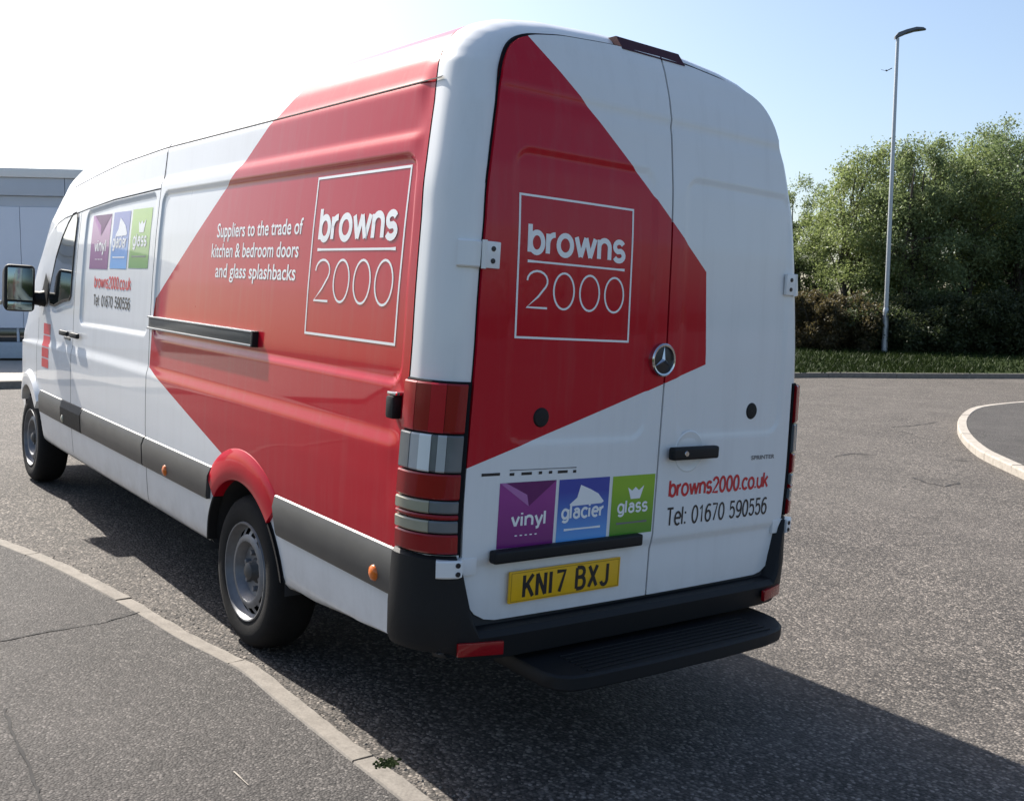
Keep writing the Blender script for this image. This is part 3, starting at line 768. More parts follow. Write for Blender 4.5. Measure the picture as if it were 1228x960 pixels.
def door_outline(sd):
    edge = [(y, z) for y, z in ic_ if y > abs(SEAM)+.06]
    y0 = edge[0][0]
    low = [(y0-.004, .70), (y0-.014, .655), (y0-.035, .612), (y0-.065, .578), (y0-.105, .556), (y0-.15, ZB)]
    o = [(y, z) for y, z in low[::-1] if z < edge[0][1]-.01]+edge
    ztop = o[-1][1]
    if sd > 0: o = [(y, z) for y, z in o]
    else: o = [(-(y-float(shr(z))*min(1, y/.8)+.122*(1-RDO)*min(1, max(0, (y-.3)/.4))), z+(.012 if z > 2.4 else 0)*0) for y, z in o]
    s = SEAM+sd*.0045
    pts = [(s, ZB)]+o+[(s, float(np.interp(abs(s), [p[0] for p in ic_[::-1]], [p[1] for p in ic_[::-1]])))]
    return [tuple(p) for p in resamp(pts+[pts[0]], .03)[:-1]]
def rear_door(sd):
    ol = door_outline(sd)
    V, F, p2 = cdt_panel(ol, .014, lambda a, b: (RX(a, b), a, b))
    nb = len(ol); V = list(V); k = len(V)
    for i in range(nb): V.append((RX(*p2[i])+.03, p2[i][0], p2[i][1]))
    # smooth skin + turned edge (edge verts are doubled so the skin keeps its own normals)
    kk = len(V)
    for i in range(nb): V.append(V[i])
    F = list(F)+[(kk+i, kk+(i+1) % nb, k+(i+1) % nb, k+i) for i in range(nb)]
    o = mobj('rear_door', V, F, M['rear'], van, angle=60)
    return o, ol
rdl, oll = rear_door(1); rdr, olr = rear_door(-1)
bmesh_fix = []
for o in (rdl, rdr):
    bm = bmesh.new(); bm.from_mesh(o.data); bmesh.ops.recalc_face_normals(bm, faces=bm.faces[:])
    if sum(f.normal.x*f.calc_area() for f in bm.faces if abs(f.normal.x) > .9) > 0: bmesh.ops.reverse_faces(bm, faces=bm.faces[:])
    bm.to_mesh(o.data); bm.free()
rdl['label'] = 'rear door with red wrap, white lettering and number plate'; rdr['label'] = 'white rear door with handle and red web address'
# rubber seal round both doors and between them
def rear_ribbon(name, pts, wd, off, mat, parent, closed=False):
    P_ = resamp(list(pts)+([pts[0]] if closed else []), .03); V = []; F = []; n = len(P_)
    for i in range(n):
        if closed: t = P_[(i+1) % (n-1)]-P_[(i-1) % (n-1)]
        else: t = P_[min(i+1, n-1)]-P_[max(i-1, 0)]
        t = t/(np.linalg.norm(t)+1e-9); nr = np.array([-t[1], t[0]])
        for s in (-.5, .5):
            q = P_[i]+nr*wd*s; V.append((RX(q[0], q[1], off), q[0], q[1]))
    for i in range(n-1): F.append((2*i, 2*i+1, 2*i+3, 2*i+2))
    return mobj(name, V, F, mat, parent)
outer = [p for p in oll if abs(p[0]-(SEAM+.0045)) > .002]
seal_pts = [(y+.003, z) for y, z in outer]; rear_ribbon('door_seal', seal_pts, .012, -.012, M['seal'], van)
outer = [p for p in olr if abs(p[0]-(SEAM-.0045)) > .002]
rear_ribbon('door_seal', [(y-.004, z) for y, z in outer], .012, -.012, M['seal'], van)
rear_ribbon('door_seal', [(SEAM, ZB), (SEAM, 2.60)], .014, -.010, M['seal'], van)
# ----- decals: everything printed lies 1-3 mm over the panels
def text2d(s, bold=0.0, spacing=1.0):
    cu = bpy.data.curves.new('t', 'FONT'); cu.body = s; cu.offset = bold; cu.resolution_u = 4; cu.space_character = spacing; cu.fill_mode = 'FRONT'
    ob = bpy.data.objects.new('t', cu); col.objects.link(ob); bpy.context.view_layer.update()
    dg = bpy.context.evaluated_depsgraph_get(); me = bpy.data.meshes.new_from_object(ob.evaluated_get(dg))
    V = np.array([v.co[:2] for v in me.vertices]); F = [tuple(p.vertices) for p in me.polygons]
    bpy.data.objects.remove(ob); bpy.data.meshes.remove(me); return V, F
def rearmap(off): return lambda h, z: (RX(-h, z, off), -h, z)          # h grows to the viewer's right
def sidemap(off): return lambda h, z: SM(-h, z, off)
def put_text(name, s, h0, z0, h1, z1, mp, mat, parent, bold=0.0, spacing=1.0, ref=None, slope=0.0):
    """fit the text into the box; ref = string whose height fills the box (so descenders may hang)"""
    V, F = text2d(s, bold, spacing); lo, hi = V.min(0), V.max(0)
    if ref: RV, _ = text2d(ref, bold); zlo, zhi = RV[:, 1].min(), RV[:, 1].max()
    else: zlo, zhi = lo[1], hi[1]
    H = h0+(V[:, 0]-lo[0])/(hi[0]-lo[0])*(h1-h0); Zz = z0+(V[:, 1]-zlo)/(zhi-zlo)*(z1-z0)+slope*(H-h0)
    V3_ = [mp(a, b) for a, b in zip(H, Zz)]; cap_h = (hi[1]-lo[1])
    cx_ = sorted((min(V[list(f), 0]), max(V[list(f), 0]), k) for k, f in enumerate(F)); groups = [[]]; end = None
    for a, b, k in cx_:
        if end is not None and a-end > .17: groups.append([])
        groups[-1].append(k); end = b if end is None else max(end, b)
    for g in groups:
        used = sorted({v for k in g for v in F[k]}); im = {v: n for n, v in enumerate(used)}
        o = mobj(name, [V3_[v] for v in used], [tuple(im[v] for v in F[k]) for k in g], mat, parent, smooth=False)
    return o
def put_lines(name, lines, wd, mp, mat, parent):
    V = []; F = []
    for pts, closed in lines:
        P_ = resamp(list(pts)+([pts[0]] if closed else []), .04); n = len(P_); b = len(V)
        for i in range(n):
            if closed: a0 = P_[(i-1) % (n-1)]; a1 = P_[(i+1) % (n-1)]
            else: a0 = P_[max(i-1, 0)]; a1 = P_[min(i+1, n-1)]
            d0 = P_[i]-a0; d1 = a1-P_[i]; d0 = d0/(np.linalg.norm(d0)+1e-9); d1 = d1/(np.linalg.norm(d1)+1e-9)
            t = d0+d1; t = t/(np.linalg.norm(t)+1e-9); nr = np.array([-t[1], t[0]]); m = 1/max(.5, math.sqrt(max(.25, (1+d0@d1)/2)))
            for s in (-.5, .5): q = P_[i]+nr*wd*s*m; V.append(mp(*q))
        for i in range(n-1): F.append((b+2*i, b+2*i+1, b+2*i+3, b+2*i+2))
    return mobj(name, V, F, mat, parent, smooth=False)
def thin2000(name, h0, z0, h1, z1, wd, mp, mat, parent):
    w4 = (h1-h0); cw = w4*.205; g = (w4-4*cw)/3; L = []
    b = h0; hz = z1-z0
    two = [(b+.02*cw, z1-.27*hz)]
    for k in range(0, 11):
        t = math.pi*(1.0-k/10*1.18); two.append((b+cw*.5+cw*.48*math.cos(t), z1-.27*hz+.27*hz*math.sin(t)))
    two += [(b+.55*cw, z0+.30*hz), (b+.02*cw, z0), (b+cw, z0)]
    L.append((two, False))
    for k in range(1, 4):
        c = h0+k*(cw+g)+cw/2; L.append(([(c+cw*.5*math.cos(t), (z0+z1)/2+hz*.5*math.sin(t)) for t in np.linspace(0, 2*math.pi, 28, endpoint=False)], True))
    # short segments: no further resampling needed
    V = []; F = []
    for pts, closed in L:
        P_ = [np.array(p) for p in pts]; n = len(P_); b = len(V)
        for i in range(n):
            a0 = P_[i-1] if (closed or i > 0) else P_[i]; a1 = P_[(i+1) % n] if (closed or i < n-1) else P_[i]
            t = a1-a0; t /= np.linalg.norm(t)+1e-9; nr = np.array([-t[1], t[0]])
            for s in (-.5, .5): V.append(mp(*(P_[i]+nr*wd*s)))
        for i in range(n if closed else n-1): j = (i+1) % n; F.append((b+2*i, b+2*i+1, b+2*j+1, b+2*j))
    return mobj(name, V, F, mat, parent, smooth=False)
def _arc(cx, cy, rx, ry, a0, a1, n=14): return [(cx+rx*math.cos(R(a)), cy+ry*math.sin(R(a))) for a in np.linspace(a0, a1, n)]
def _el(cx, cy, rx, ry): return (_arc(cx, cy, rx, ry, 0, 345, 24), True)
def _s(w, h, y=0): return (_arc(w*.5, y+h*.735, w*.46, h*.265, 25, 250, 12)+_arc(w*.5, y+h*.265, w*.5, h*.265, 70, -155, 12), False)
GL = {
 'b': (.60, [([(.0, 0), (0, 1)], 0), _el(.29, .36, .27, .36)]), 'r': (.30, [([(0, 0), (0, .72)], 0), (_arc(.30, .36, .30, .34, 172, 88, 8), 0)]), 'o': (.62, [_el(.30, .36, .30, .36)]),
 'w': (.90, [([(0, .72), (.22, 0)], 0), ([(.22, 0), (.44, .72)], 0), ([(.44, .72), (.66, 0)], 0), ([(.66, 0), (.88, .72)], 0)]), 'n': (.56, [([(0, 0), (0, .72)], 0), (_arc(.25, .44, .25, .27, 175, 0, 10)+[(.50, 0)], 0)]), 's': (.50, [_s(.46, .72)]),
 'c': (.54, [(_arc(.29, .36, .29, .36, 42, 318, 18), 0)]), 'u': (.56, [([(0, .72)]+_arc(.25, .28, .25, .27, 180, 350, 10), 0), ([(.50, .72), (.50, 0)], 0)]), 'k': (.52, [([(0, 0), (0, 1)], 0), ([(.46, .72), (.03, .30)], 0), ([(.17, .43), (.50, 0)], 0)]),
 'e': (.58, [([(.03, .38), (.56, .38)], 0), (_arc(.29, .36, .28, .36, 5, 312, 18), 0)]), 'l': (.14, [([(0, 0), (0, 1)], 0)]), 'i': (.14, [([(0, 0), (0, .72)], 0), ([(0, .87), (0, 1.0)], 0)]), 'v': (.54, [([(0, .72), (.25, 0)], 0), ([(.25, 0), (.5, .72)], 0)]),
 'y': (.54, [([(0, .72), (.26, .02)], 0), ([(.5, .72), (.20, -.20), (.05, -.24)], 0)]), 'g': (.60, [_el(.27, .37, .27, .35), ([(.54, .72), (.54, 0)]+_arc(.28, -.02, .26, .24, 0, -150, 10), 0)]), 'a': (.58, [_el(.25, .24, .24, .23), ([(.05, .60)]+_arc(.27, .50, .22, .22, 140, 0, 8)+[(.50, 0)], 0)]),
 'T': (.62, [([(0, .96), (.6, .96)], 0), ([(.3, 0), (.3, .96)], 0)]), '.': (.16, [([(0, 0), (0, .12)], 0)]), ':': (.16, [([(0, 0), (0, .12)], 0), ([(0, .58), (0, .70)], 0)]),
 '0': (.60, [_el(.28, .48, .27, .48)]), '1': (.46, [([(.05, .76), (.25, .96), (.25, 0)], 0)]), '2': (.58, [(_arc(.27, .70, .26, .26, 170, -25, 12)+[(.0, 0), (.55, 0)], 0)]), '5': (.58, [([(.50, .96), (.09, .96), (.04, .50)]+_arc(.26, .32, .27, .31, 130, -150, 14), 0)]),
 '6': (.58, [_el(.28, .30, .26, .30), (_arc(.34, .46, .32, .50, 60, 190, 12), 0)]), '7': (.54, [([(0, .96), (.50, .96), (.18, 0)], 0)]), '9': (.58, [_el(.28, .66, .26, .30), (_arc(.22, .50, .32, .50, 10, -120, 12), 0)]),
 'K': (.56, [([(0, 0), (0, 1)], 0), ([(.50, 1), (.02, .40)], 0), ([(.18, .58), (.52, 0)], 0)]), 'N': (.60, [([(0, 0), (0, 1)], 0), ([(0, 1), (.48, 0)], 0), ([(.48, 0), (.48, 1)], 0)]), 'I': (.16, [([(0, 0), (0, 1)], 0)]),
 'B': (.58, [([(0, 0), (0, 1)], 0), ([(0, 1), (.22, 1)]+_arc(.24, .77, .22, .23, 90, -90, 8)+[(0, .54)], 0), ([(0, .54), (.26, .54)]+_arc(.28, .27, .22, .27, 90, -90, 8)+[(0, 0)], 0)]), 'X': (.58, [([(0, 0), (.5, 1)], 0), ([(0, 1), (.5, 0)], 0)]), 'J': (.48, [([(.40, 1), (.40, .25)]+_arc(.20, .24, .20, .24, 0, -165, 10), 0)]), ' ': (.30, [])}
def put_strokes(name, txt, h0, z0, h1, z1, wd, mpf, off, mat, parent, gapx=.16, zspan=(0, 1)):
    items = []; x = 0.0; word = 0
    for ch in txt:
        a, st_ = GL[ch]
        if ch == ' ': word += 1
        for p, c in st_: items.append(([(x+q[0], q[1]) for q in p], c, word))
        x += a+gapx*(.6 if ch in '.:' else 1)
    xa = min(q[0] for p, _, _ in items for q in p); xb = max(q[0] for p, _, _ in items for q in p)
    for w_ in sorted({i[2] for i in items}):
        V = []; F = []; lift = 0
        for p, c, ww in items:
            if ww != w_: continue
            mp = mpf(off+lift); lift = (lift+.0003) % .0012
            P_ = [np.array([h0+wd/2+(q[0]-xa)/(xb-xa)*(h1-h0-wd), z0+(q[1]-zspan[0])/(zspan[1]-zspan[0])*(z1-z0)]) for q in p]; n = len(P_); b = len(V)
            for i in range(n):
                a0 = P_[i-1] if (c or i > 0) else None; a1 = P_[(i+1) % n] if (c or i < n-1) else None
                d0 = P_[i]-a0 if a0 is not None else a1-P_[i]; d1 = a1-P_[i] if a1 is not None else d0
                d0 = d0/(np.linalg.norm(d0)+1e-9); d1 = d1/(np.linalg.norm(d1)+1e-9); t = d0+d1; t = t/(np.linalg.norm(t)+1e-9); nr = np.array([-t[1], t[0]]); m = 1.0 if d0@d1 < -.25 else 1/max(.55, math.sqrt(max(.05, (1+d0@d1)/2)))
                for sgn_ in (-.5, .5): V.append(mp(*(P_[i]+nr*wd*sgn_*m)))
            for i in range(n if c else n-1): j = (i+1) % n; F.append((b+2*i, b+2*i+1, b+2*j+1, b+2*j))
        o = mobj(name, V, F, mat, parent, smooth=False)
    return o
def quad(name, h0, z0, h1, z1, mp, mat, parent, n=4):
    V = []; F = []
    for i in range(n+1):
        for j in range(n+1): V.append(mp(h0+(h1-h0)*i/n, z0+(z1-z0)*j/n))
    for i in range(n):
        for j in range(n): F.append((i*(n+1)+j, (i+1)*(n+1)+j, (i+1)*(n+1)+j+1, i*(n+1)+j+1))
    return mobj(name, V, F, mat, parent)
def poly(name, pts, mp, mat, parent): return mobj(name, [mp(*p) for p in pts], [tuple(range(len(pts)))], mat, parent, smooth=False)
def logo(h0, z0, h1, z1, mp, parent, wd, mpf):
    put_lines('logo_frame', [([(h0, z0), (h1, z0), (h1, z1), (h0, z1)], True)], wd, mp, M['dec_white'], parent)
    W_ = h1-h0; H_ = z1-z0
    put_strokes('logo_name', 'browns', h0+.07*W_, z0+.605*H_, h1-.065*W_, z0+.800*H_, W_*.036, mpf, .001, M['dec_white'], parent, .17)
    put_lines('logo_rule', [([(h0+.075*W_, z0+.540*H_), (h1-.065*W_, z0+.540*H_)], False)], wd*.9, mp, M['dec_white'], parent)
    thin2000('logo_number', h0+.075*W_, z0+.215*H_, h1-.065*W_, z0+.475*H_, wd*.95, mp, M['dec_white'], parent)
rm2 = rearmap(.0010); rm4 = rearmap(.0018); rm6 = rearmap(.0026)
sm2 = sidemap(.0012); sm4 = sidemap(.0022); sm6 = sidemap(.003)
logo(-.692, 1.529, -.178, 2.008, rm2, rdl, .0075, rearmap)
logo(-1.018, 1.474, -.315, 2.088, sm2, body, .0095, sidemap)
for s, z, a, b in (('Suppliers to the trade of', 1.870, -2.05, -1.115), ('kitchen & bedroom doors', 1.775, -2.10, -1.135), ('and glass splashbacks', 1.680, -2.03, -1.145)):
    put_text('slogan', s, a, z, b, z+.066, sm2, M['dec_white'], body, .012, ref='Hdl')
def square(kind, h0, z0, h1, z1, mp0, mp1, mpf, parent, small=False):
    cols = {'vinyl': ((.17, .012, .16), (.28, .03, .25)), 'glacier': ((.10, .36, .78), (.02, .05, .36)), 'glass': ((.07, .26, .02), (.26, .46, .02))}[kind]
    q = quad('product_square', h0, z0, h1, z1, mp0, zgrad(kind+'_square', z0, z0+(z1-z0)*.8, *cols), parent)
    W_ = h1-h0; H_ = z1-z0
    pt = lambda a, b: (h0+a*W_, z0+b*H_)
    if kind == 'vinyl':
        poly('fold', [pt(0, 1), pt(.52, .62), pt(.48, .80), pt(.10, 1)], mp1, plain('fold_pink', (.42, .16, .40), .35), q)
        poly('fold', [pt(.10, 1), pt(.48, .80), pt(.52, .62), pt(1, 1)], mp1, plain('fold_dark', (.12, .006, .11), .35), q)
    if kind == 'glacier':
        poly('berg', [pt(.22, .60), pt(.36, .70), pt(.42, .90), pt(.62, .82), pt(.78, .74), pt(.90, .61), pt(.86, .58), pt(.24, .57)], mp1, M['dec_white'], q)
    if kind == 'glass':
        poly('vase', [pt(.36, .80), pt(.44, .60), pt(.66, .60), pt(.74, .82), pt(.62, .74), pt(.54, .80), pt(.46, .74)], mp1, M['dec_white'], q)
    a, b, z = {'vinyl': (.22, .84, .33), 'glacier': (.07, .92, .38), 'glass': (.14, .86, .38)}[kind]
    put_strokes('product_name', kind, *pt(a, z), *pt(b, z+.20), W_*.040, mpf, .002, M['dec_white'], q)
    put_text('product_strap', '.....', *pt(.3, .17), *pt(.7, .19), mp1, M['dec_grey'] if kind != 'vinyl' else M['dec_white'], q) if kind == 'vinyl' else put_lines('product_strap', [([pt(.14, .20), pt(.86, .20)], False)], .006, mp1, M['dec_grey'] if kind == 'glass' else M['dec_white'], q)
    return q
square('vinyl', -.722, .802, -.478, 1.031, rm2, rm4, rearmap, rdl); square('glacier', -.464, .800, -.224, 1.030, rm2, rm4, rearmap, rdl); square('glass', -.208, .803, .012, 1.029, rm2, rm4, rearmap, rdl)
square('vinyl', -4.27, 1.700, -3.85, 2.045, sm2, sm4, sidemap, slide); square('glacier', -3.80, 1.706, -3.46, 2.05, sm2, sm4, sidemap, slide); square('glass', -3.42, 1.712, -3.06, 2.055, sm2, sm4, sidemap, slide)
put_strokes('web_address', 'browns2000.co.uk', -4.12, 1.585, -3.34, 1.655, .013, sidemap, .0012, M['dec_red'], slide); put_strokes('phone_number', 'Tel: 01670 590556', -4.12, 1.470, -3.34, 1.535, .011, sidemap, .0012, M['dec_black'], slide)
put_strokes('web_address', 'browns2000.co.uk', .093, .934, .718, .996, .0115, rearmap, .001, M['dec_red'], rdr); put_strokes('phone_number', 'Tel: 01670 590556', .090, .818, .722, .888, .0088, rearmap, .001, M['dec_black'], rdr)
# tiny print above the squares, too small to read
for a, b, z in [(p_-.025, q_-.025, z_+.008) for p_, q_, z_ in ((-.775, -.70, 1.055), (-.66, -.64, 1.052), (-.61, -.565, 1.052), (-.535, -.52, 1.052), (-.49, -.475, 1.052), (-.45, -.405, 1.051), (-.38, -.365, 1.05))]:
    put_lines('small_print', [([(a, z), (b, z)], False)], .007, rm2, M['dec_black'], rdl)
put_lines('small_print', [([(-.685, 1.074), (-.39, 1.072)], False)], .003, rm2, M['dec_grey'], rdl)
put_text('model_badge', 'SPRINTER', .585, 1.055, .745, 1.073, rm4, M['dec_grey'], rdr, .02)
# red boxes printed on the front door
for z0, z1 in ((1.205, 1.285), (1.115, 1.195), (1.035, 1.105), (.96, 1.025)): quad('door_emblem', -5.42, z0, -5.20, z1, sm2, M['dec_red'], fdl, 2)
# ----- number plate and its lamp bar
yc, zc = .400, .661
npl = box('number_plate', (RX(yc, zc, .010), yc, zc), (.010, .525, .113), M['plate'], rdl, .003)
nm = lambda off: (lambda h, z: (RX(yc, zc, .0152+off), -h, z))
put_strokes('plate_text', 'KNI7 BXJ', -yc-.205, zc-.039, -yc+.205, zc+.039, .0145, nm, .0003, M['dec_black'], npl, .20)
put_lines('plate_border', [([(-yc-.255, zc-.0505), (-yc+.255, zc-.0505), (-yc+.255, zc+.0505), (-yc-.255, zc+.0505)], True)], .003, nm(.0005), plain('plate_edge', (.45, .25, .01), .4), npl)
box('plate_lamp_bar', (RX(.38, .782, .014), .405, .782), (.040, .70, .044), M['plastic'], rdl, .010, 3)
# ----- badge, locks, handle, hinges, brake light
def disc(name, prof, y, z, mat, parent, n=40): return lathe(name, [(r, RX(y, z)-a) for r, a in prof], (0, y, z), 'x', mat, parent, n)
by, bz = .004, 1.466
bd = disc('star_badge', [(.0005, .012), (.052, .012), (.056, .010), (.058, -.006)], by, bz, M['dec_black'], rdl)
disc('badge_ring', [(.050, .012), (.052, .018), (.058, .020), (.063, .016), (.064, -.006)], by, bz, M['chrome'], bd)
V = []; F = []; x0 = RX(by, bz)-.0135
for k in range(3):
    t = math.pi/2+k*2*math.pi/3; c = len(V)
    for a, r in ((t, .051), (t+math.pi/3, .010), (t-math.pi/3, .010)): V.append((x0, by+r*math.cos(a), bz+r*math.sin(a)))
    V.append((x0-.008, by, bz)); F += [(c, c+1, c+3), (c, c+3, c+2)]
mobj('badge_star', V, F, M['chrome'], bd, smooth=False)
disc('lock', [(.0005, .006), (.018, .006), (.030, .005), (.034, .001), (.036, -.004)], .560, 1.254, M['plastic'], rdl)
disc('lock', [(.0005, .006), (.018, .006), (.030, .005), (.034, .001), (.036, -.004)], -.567, 1.261, M['plastic'], rdr)
disc('handle_cup', [(.0005, -.004), (.04, -.002), (.070, .001), (.078, .003), (.084, .000)], -.190, 1.108, M['white'], rdr)
def htap(v): v.co.z *= 1-.5*abs(v.co.y)/.13
box('door_handle', (RX(-.190, 1.107, .030), -.190, 1.107), (.034, .262, .050), M['plastic'], rdr, .012, 3)
disc('key_hole', [(.0005, .049), (.010, .049), (.012, .046)], -.130, 1.107, M['chrome'], rdr, 16)
# ----- tail lights wrap the corners
def corner(a, z, sd=1):
    """point on the rear corner: a 0 at the door edge, 1 at the side"""
    t = a*math.pi/2; d = RD*(1-math.sin(t)); x = RC-RC*math.cos(t)+float(lean(z)); return np.array([x, float(PSM(z))-d*(1 if sd > 0 else RDO)-(0 if sd > 0 else float(shr(z))), z]), np.array([-math.cos(t), math.sin(t), 0])
def corner_patch(name, a0, a1, z0, z1, off, sd, mat, parent, n=12, rim=.03, ztop_slope=0.0, ex=0.0):
    V = []; F = []
    rows = [(z0, off-rim), (z0, off-.004), (z0+.005, off), (z1-.005, off), (z1, off-.004), (z1, off-rim)]
    for k in range(n+1):
        a = a0+(a1-a0)*k/n
        for z, o in rows:
            zz = z+ztop_slope*(1-a)*(1 if z > (z0+z1)/2 else 0)
            if a <= 1: p, nn = corner(a, zz, sd)
            else: p, nn = corner(1., zz, sd); p = p+np.array([(a-1)*.2, 0, 0])
            q = p+nn*o; V.append((q[0], sd*q[1], q[2]))
    m = len(rows)
    for k in range(n):
        for j in range(m-1): F.append((k*m+j, k*m+j+1, (k+1)*m+j+1, (k+1)*m+j))
    F.append(tuple(range(m))); F.append(tuple(n*m+j for j in range(m)))
    return mobj(name, V, F, mat, parent, angle=30)
def hinge(sd, z, yw=.115, hz=.088):
    e = empty('hinge'); e.parent = van
    y0 = float(PSM(z))-.129 if sd > 0 else float(PSM(z)-shr(z))-.129+.122*(1-RDO)
    box('leaf', (RX(y0-.026, z, .006), sd*(y0-.028), z), (.014, .060, hz), M['white'], e, .004)
    corner_patch('leaf', .03, .40, z-hz/2, z+hz/2, .014 if z > 1 else .036, sd, M['white'], e, 8)
    V, F = tube([(RX(y0, z, .008), sd*(y0+.004), z-hz*.53), (RX(y0, z, .008), sd*(y0+.004), z+hz*.53)], [.009, .009], 10); mobj('pin', V, F, M['white'], e)
    for dz in (-.020, .020):
        if z < 1:
            pc, nn = corner(.10, z+dz*.75, sd); q_ = pc+nn*.036; lathe('bolt', [(.0005, q_[0]-.003), (.0085, q_[0]-.003), (.0095, q_[0]+.004)], (0, sd*q_[1], z+dz*.75), 'x', M['dec_black'], e, 12); continue
        lathe('bolt', [(.0005, RX(y0-.016, z, .0165)), (.0085, RX(y0-.016, z, .016)), (.0095, RX(y0-.016, z, .010))], (0, sd*(y0-.028), z+dz), 'x', M['dec_black'], e, 12)
    return e
for sd in (1, -1): hinge(sd, 1.795); hinge(sd, .752, hz=.060)
V = []; F = []
for i, y in enumerate(np.linspace(.184, -.151, 12)):
    for dz, dx in ((.000, .0), (.040, .026)): V.append((.112+dx*1.6, y, 2.600+dz*1.3))
    V += [(.26, y, 2.652), (.26, y, 2.600)]
for i in range(11):
    for a, b in ((0, 1), (1, 2), (2, 3), (3, 0)): F.append((4*i+a, 4*i+b, 4*i+4+b, 4*i+4+a))
F += [(0, 1, 2, 3), (44, 45, 46, 47)]
mobj('high_brake_light', V, F, plain('brake_light_cover', (.045, .006, .014), .55, spec=.15), van)
for sd in (1, -1):
    tl = empty('tail_light'); tl.parent = van
    corner_patch('housing', .02, 1.20, .795, 1.375, .012, sd, M['seal'], tl)
    for nm_, z0, z1, mt in (('brake_lens', 1.205, 1.368, 'lens_red'), ('reversing_lens', 1.075, 1.198, 'lens_clear'), ('lamp_lens', .985, 1.069, 'lens_red'), ('fog_lens', .938, .979, 'lens_milk'), ('lens_bar', .918, .933, 'lens_red'), ('indicator_lens', .872, .913, 'lens_milk'), ('reflector_lens', .803, .867, 'lens_red')):
        if nm_ == 'reversing_lens':
            for q, (a_, b_, m_, of) in enumerate(((.10, .34, 'lens_smoke', .023), (.345, .47, 'lens_clear', .026), (.475, .56, 'lens_smoke', .022), (.565, .74, 'lens_bright', .026), (.745, .90, 'lens_clear', .024), (.905, 1.16, 'lens_smoke', .026))): corner_patch('lens_facet', a_, b_, z0, z1, of, sd, M[m_], tl, 3)
        elif nm_ == 'brake_lens':
            for a_, b_, m_, of in ((.10, .40, 'lens_red', .024), (.405, .62, 'lens_red2', .027), (.625, .86, 'lens_red', .025), (.865, 1.16, 'lens_red2', .026)): corner_patch('lens_facet', a_, b_, z0, z1, of, sd, M[m_], tl, 4)  # brighter red strips put vertical reflections into the lens colour
        elif 'milk' in mt:
            corner_patch(nm_, .10, .52, z0, z1, .024, sd, M['lens_smoke'], tl, 6); corner_patch(nm_, .525, 1.16, z0, z1, .027, sd, M[mt], tl, 6)
        else: corner_patch(nm_, .10, 1.16, z0, z1, .026, sd, M[mt], tl)
    if sd == -1: corner_patch('edge_reflector', 1.17, 1.42, 1.22, 1.36, .016, sd, M['lens_amber'], tl, 4)
# ----- bumper: one moulding round both corners with a low middle
path = [(.196, .990), (.17, .994), (.13, .990), (.08, .972), (.035, .940), (.0, .900), (-.022, .862), (-.038, .82), (-.048, .76), (-.055, .68), (-.06, .5), (-.062, .25), (-.063, 0)]
path = resamp(path, .02); path = path+[np.array([p[0], -p[1]]) for p in path[-2::-1]]
V = []; F = []
for i, p in enumerate(path):
    t = path[min(i+1, len(path)-1)]-path[max(i-1, 0)]; t = t/np.linalg.norm(t); n = np.array([-t[1], t[0]])
    if n@(p-np.array([1., 0])) < 0: n = -n
    ay = abs(p[1]); top = .534+.258*float(sstep(.80, .885, ay)) if p[0] < .2 else .788
    lowz = .030*float(sstep(.80, .90, ay))
    if ay < .6: top = .534
    sag = .0
    for z, o in ((.435+lowz, -.10), (.420+lowz, -.02), (.432+lowz, .010), (.49, .022), (min(.60, top-.02), .026), (top-.012, .020), (top, .008), (top, -.05)):
        if p[0] > .19: o = min(o, .026)
        q = p+n*(o-.004); V.append((q[0], q[1] if q[1] > 0 else float(offside(q[1], .6)), z))
m = 8
for i in range(len(path)-1):
    for j in range(m-1): F.append((i*m+j, i*m+j+1, (i+1)*m+j+1, (i+1)*m+j))
F.append(tuple(range(m))); F.append(tuple((len(path)-1)*m+j for j in range(m)))
bumper = mobj('bumper', V, F, M['plastic'], van, angle=30)
for sd in (1, -1):
    box('reflector', (-.066, .80 if sd > 0 else -.735, .480), (.016, .165, .046), M['lens_red'], bumper, .004, rot=Matrix.Rotation(-sd*R(16), 3, 'Z'))
# ----- rear step
sp = [(.10, .62), (-.20, .62), (-.26, .60), (-.295, .56), (-.31, .48), (-.32, .2), (-.32, -.2), (-.31, -.46), (-.29, -.56), (-.25, -.62), (-.18, -.665), (-.10, -.68), (.10, -.69)]
V = []; F = []; n = len(sp)
for z, s in ((.350, .95), (.358, .98), (.398, .98), (.406, .955)):
    for x, y in sp: V.append((x*s*.92 if x < 0 else x, y*(1-(1-s)*.35), z))
for l in range(3):
    for i in range(n): F.append((l*n+i, l*n+(i+1) % n, (l+1)*n+(i+1) % n, (l+1)*n+i))
F.append(tuple(3*n+i for i in range(n))); F.append(tuple(range(n-1, -1, -1)))
step = mobj('rear_step', V, F, M['plastic'], van, angle=40)
for x in np.arange(-.245, -.08, .03): box('tread_rib', (x, -.02, .4085), (.010, .98, .006), M['plastic'], step, .002)
for y in (-.45, .45): box('step_bracket', (.25, y, .372), (.60, .05, .05), M['inner'], step, .006)
# bolt-on seam on the high roof between lid and side
def SC(x, zc_, off=.0015): return (x, float(P(zc_)*Wd(x)-recess(x, zc_))+off, float(zmap(x, zc_)))
for zz, xa, xb, wd_ in ((2.381, .21, 4.9, .007),): put_lines('gutter_seam', [([(-xb, zz), (-xa, zz)], False)], wd_, lambda h, z: SC(-h, z, .002), M['seal'], body)
put_lines('roof_seam', [([(-2.932, 2.40), (-2.932, 2.20)], False)], .006, sidemap(.002), M['seal'], body)

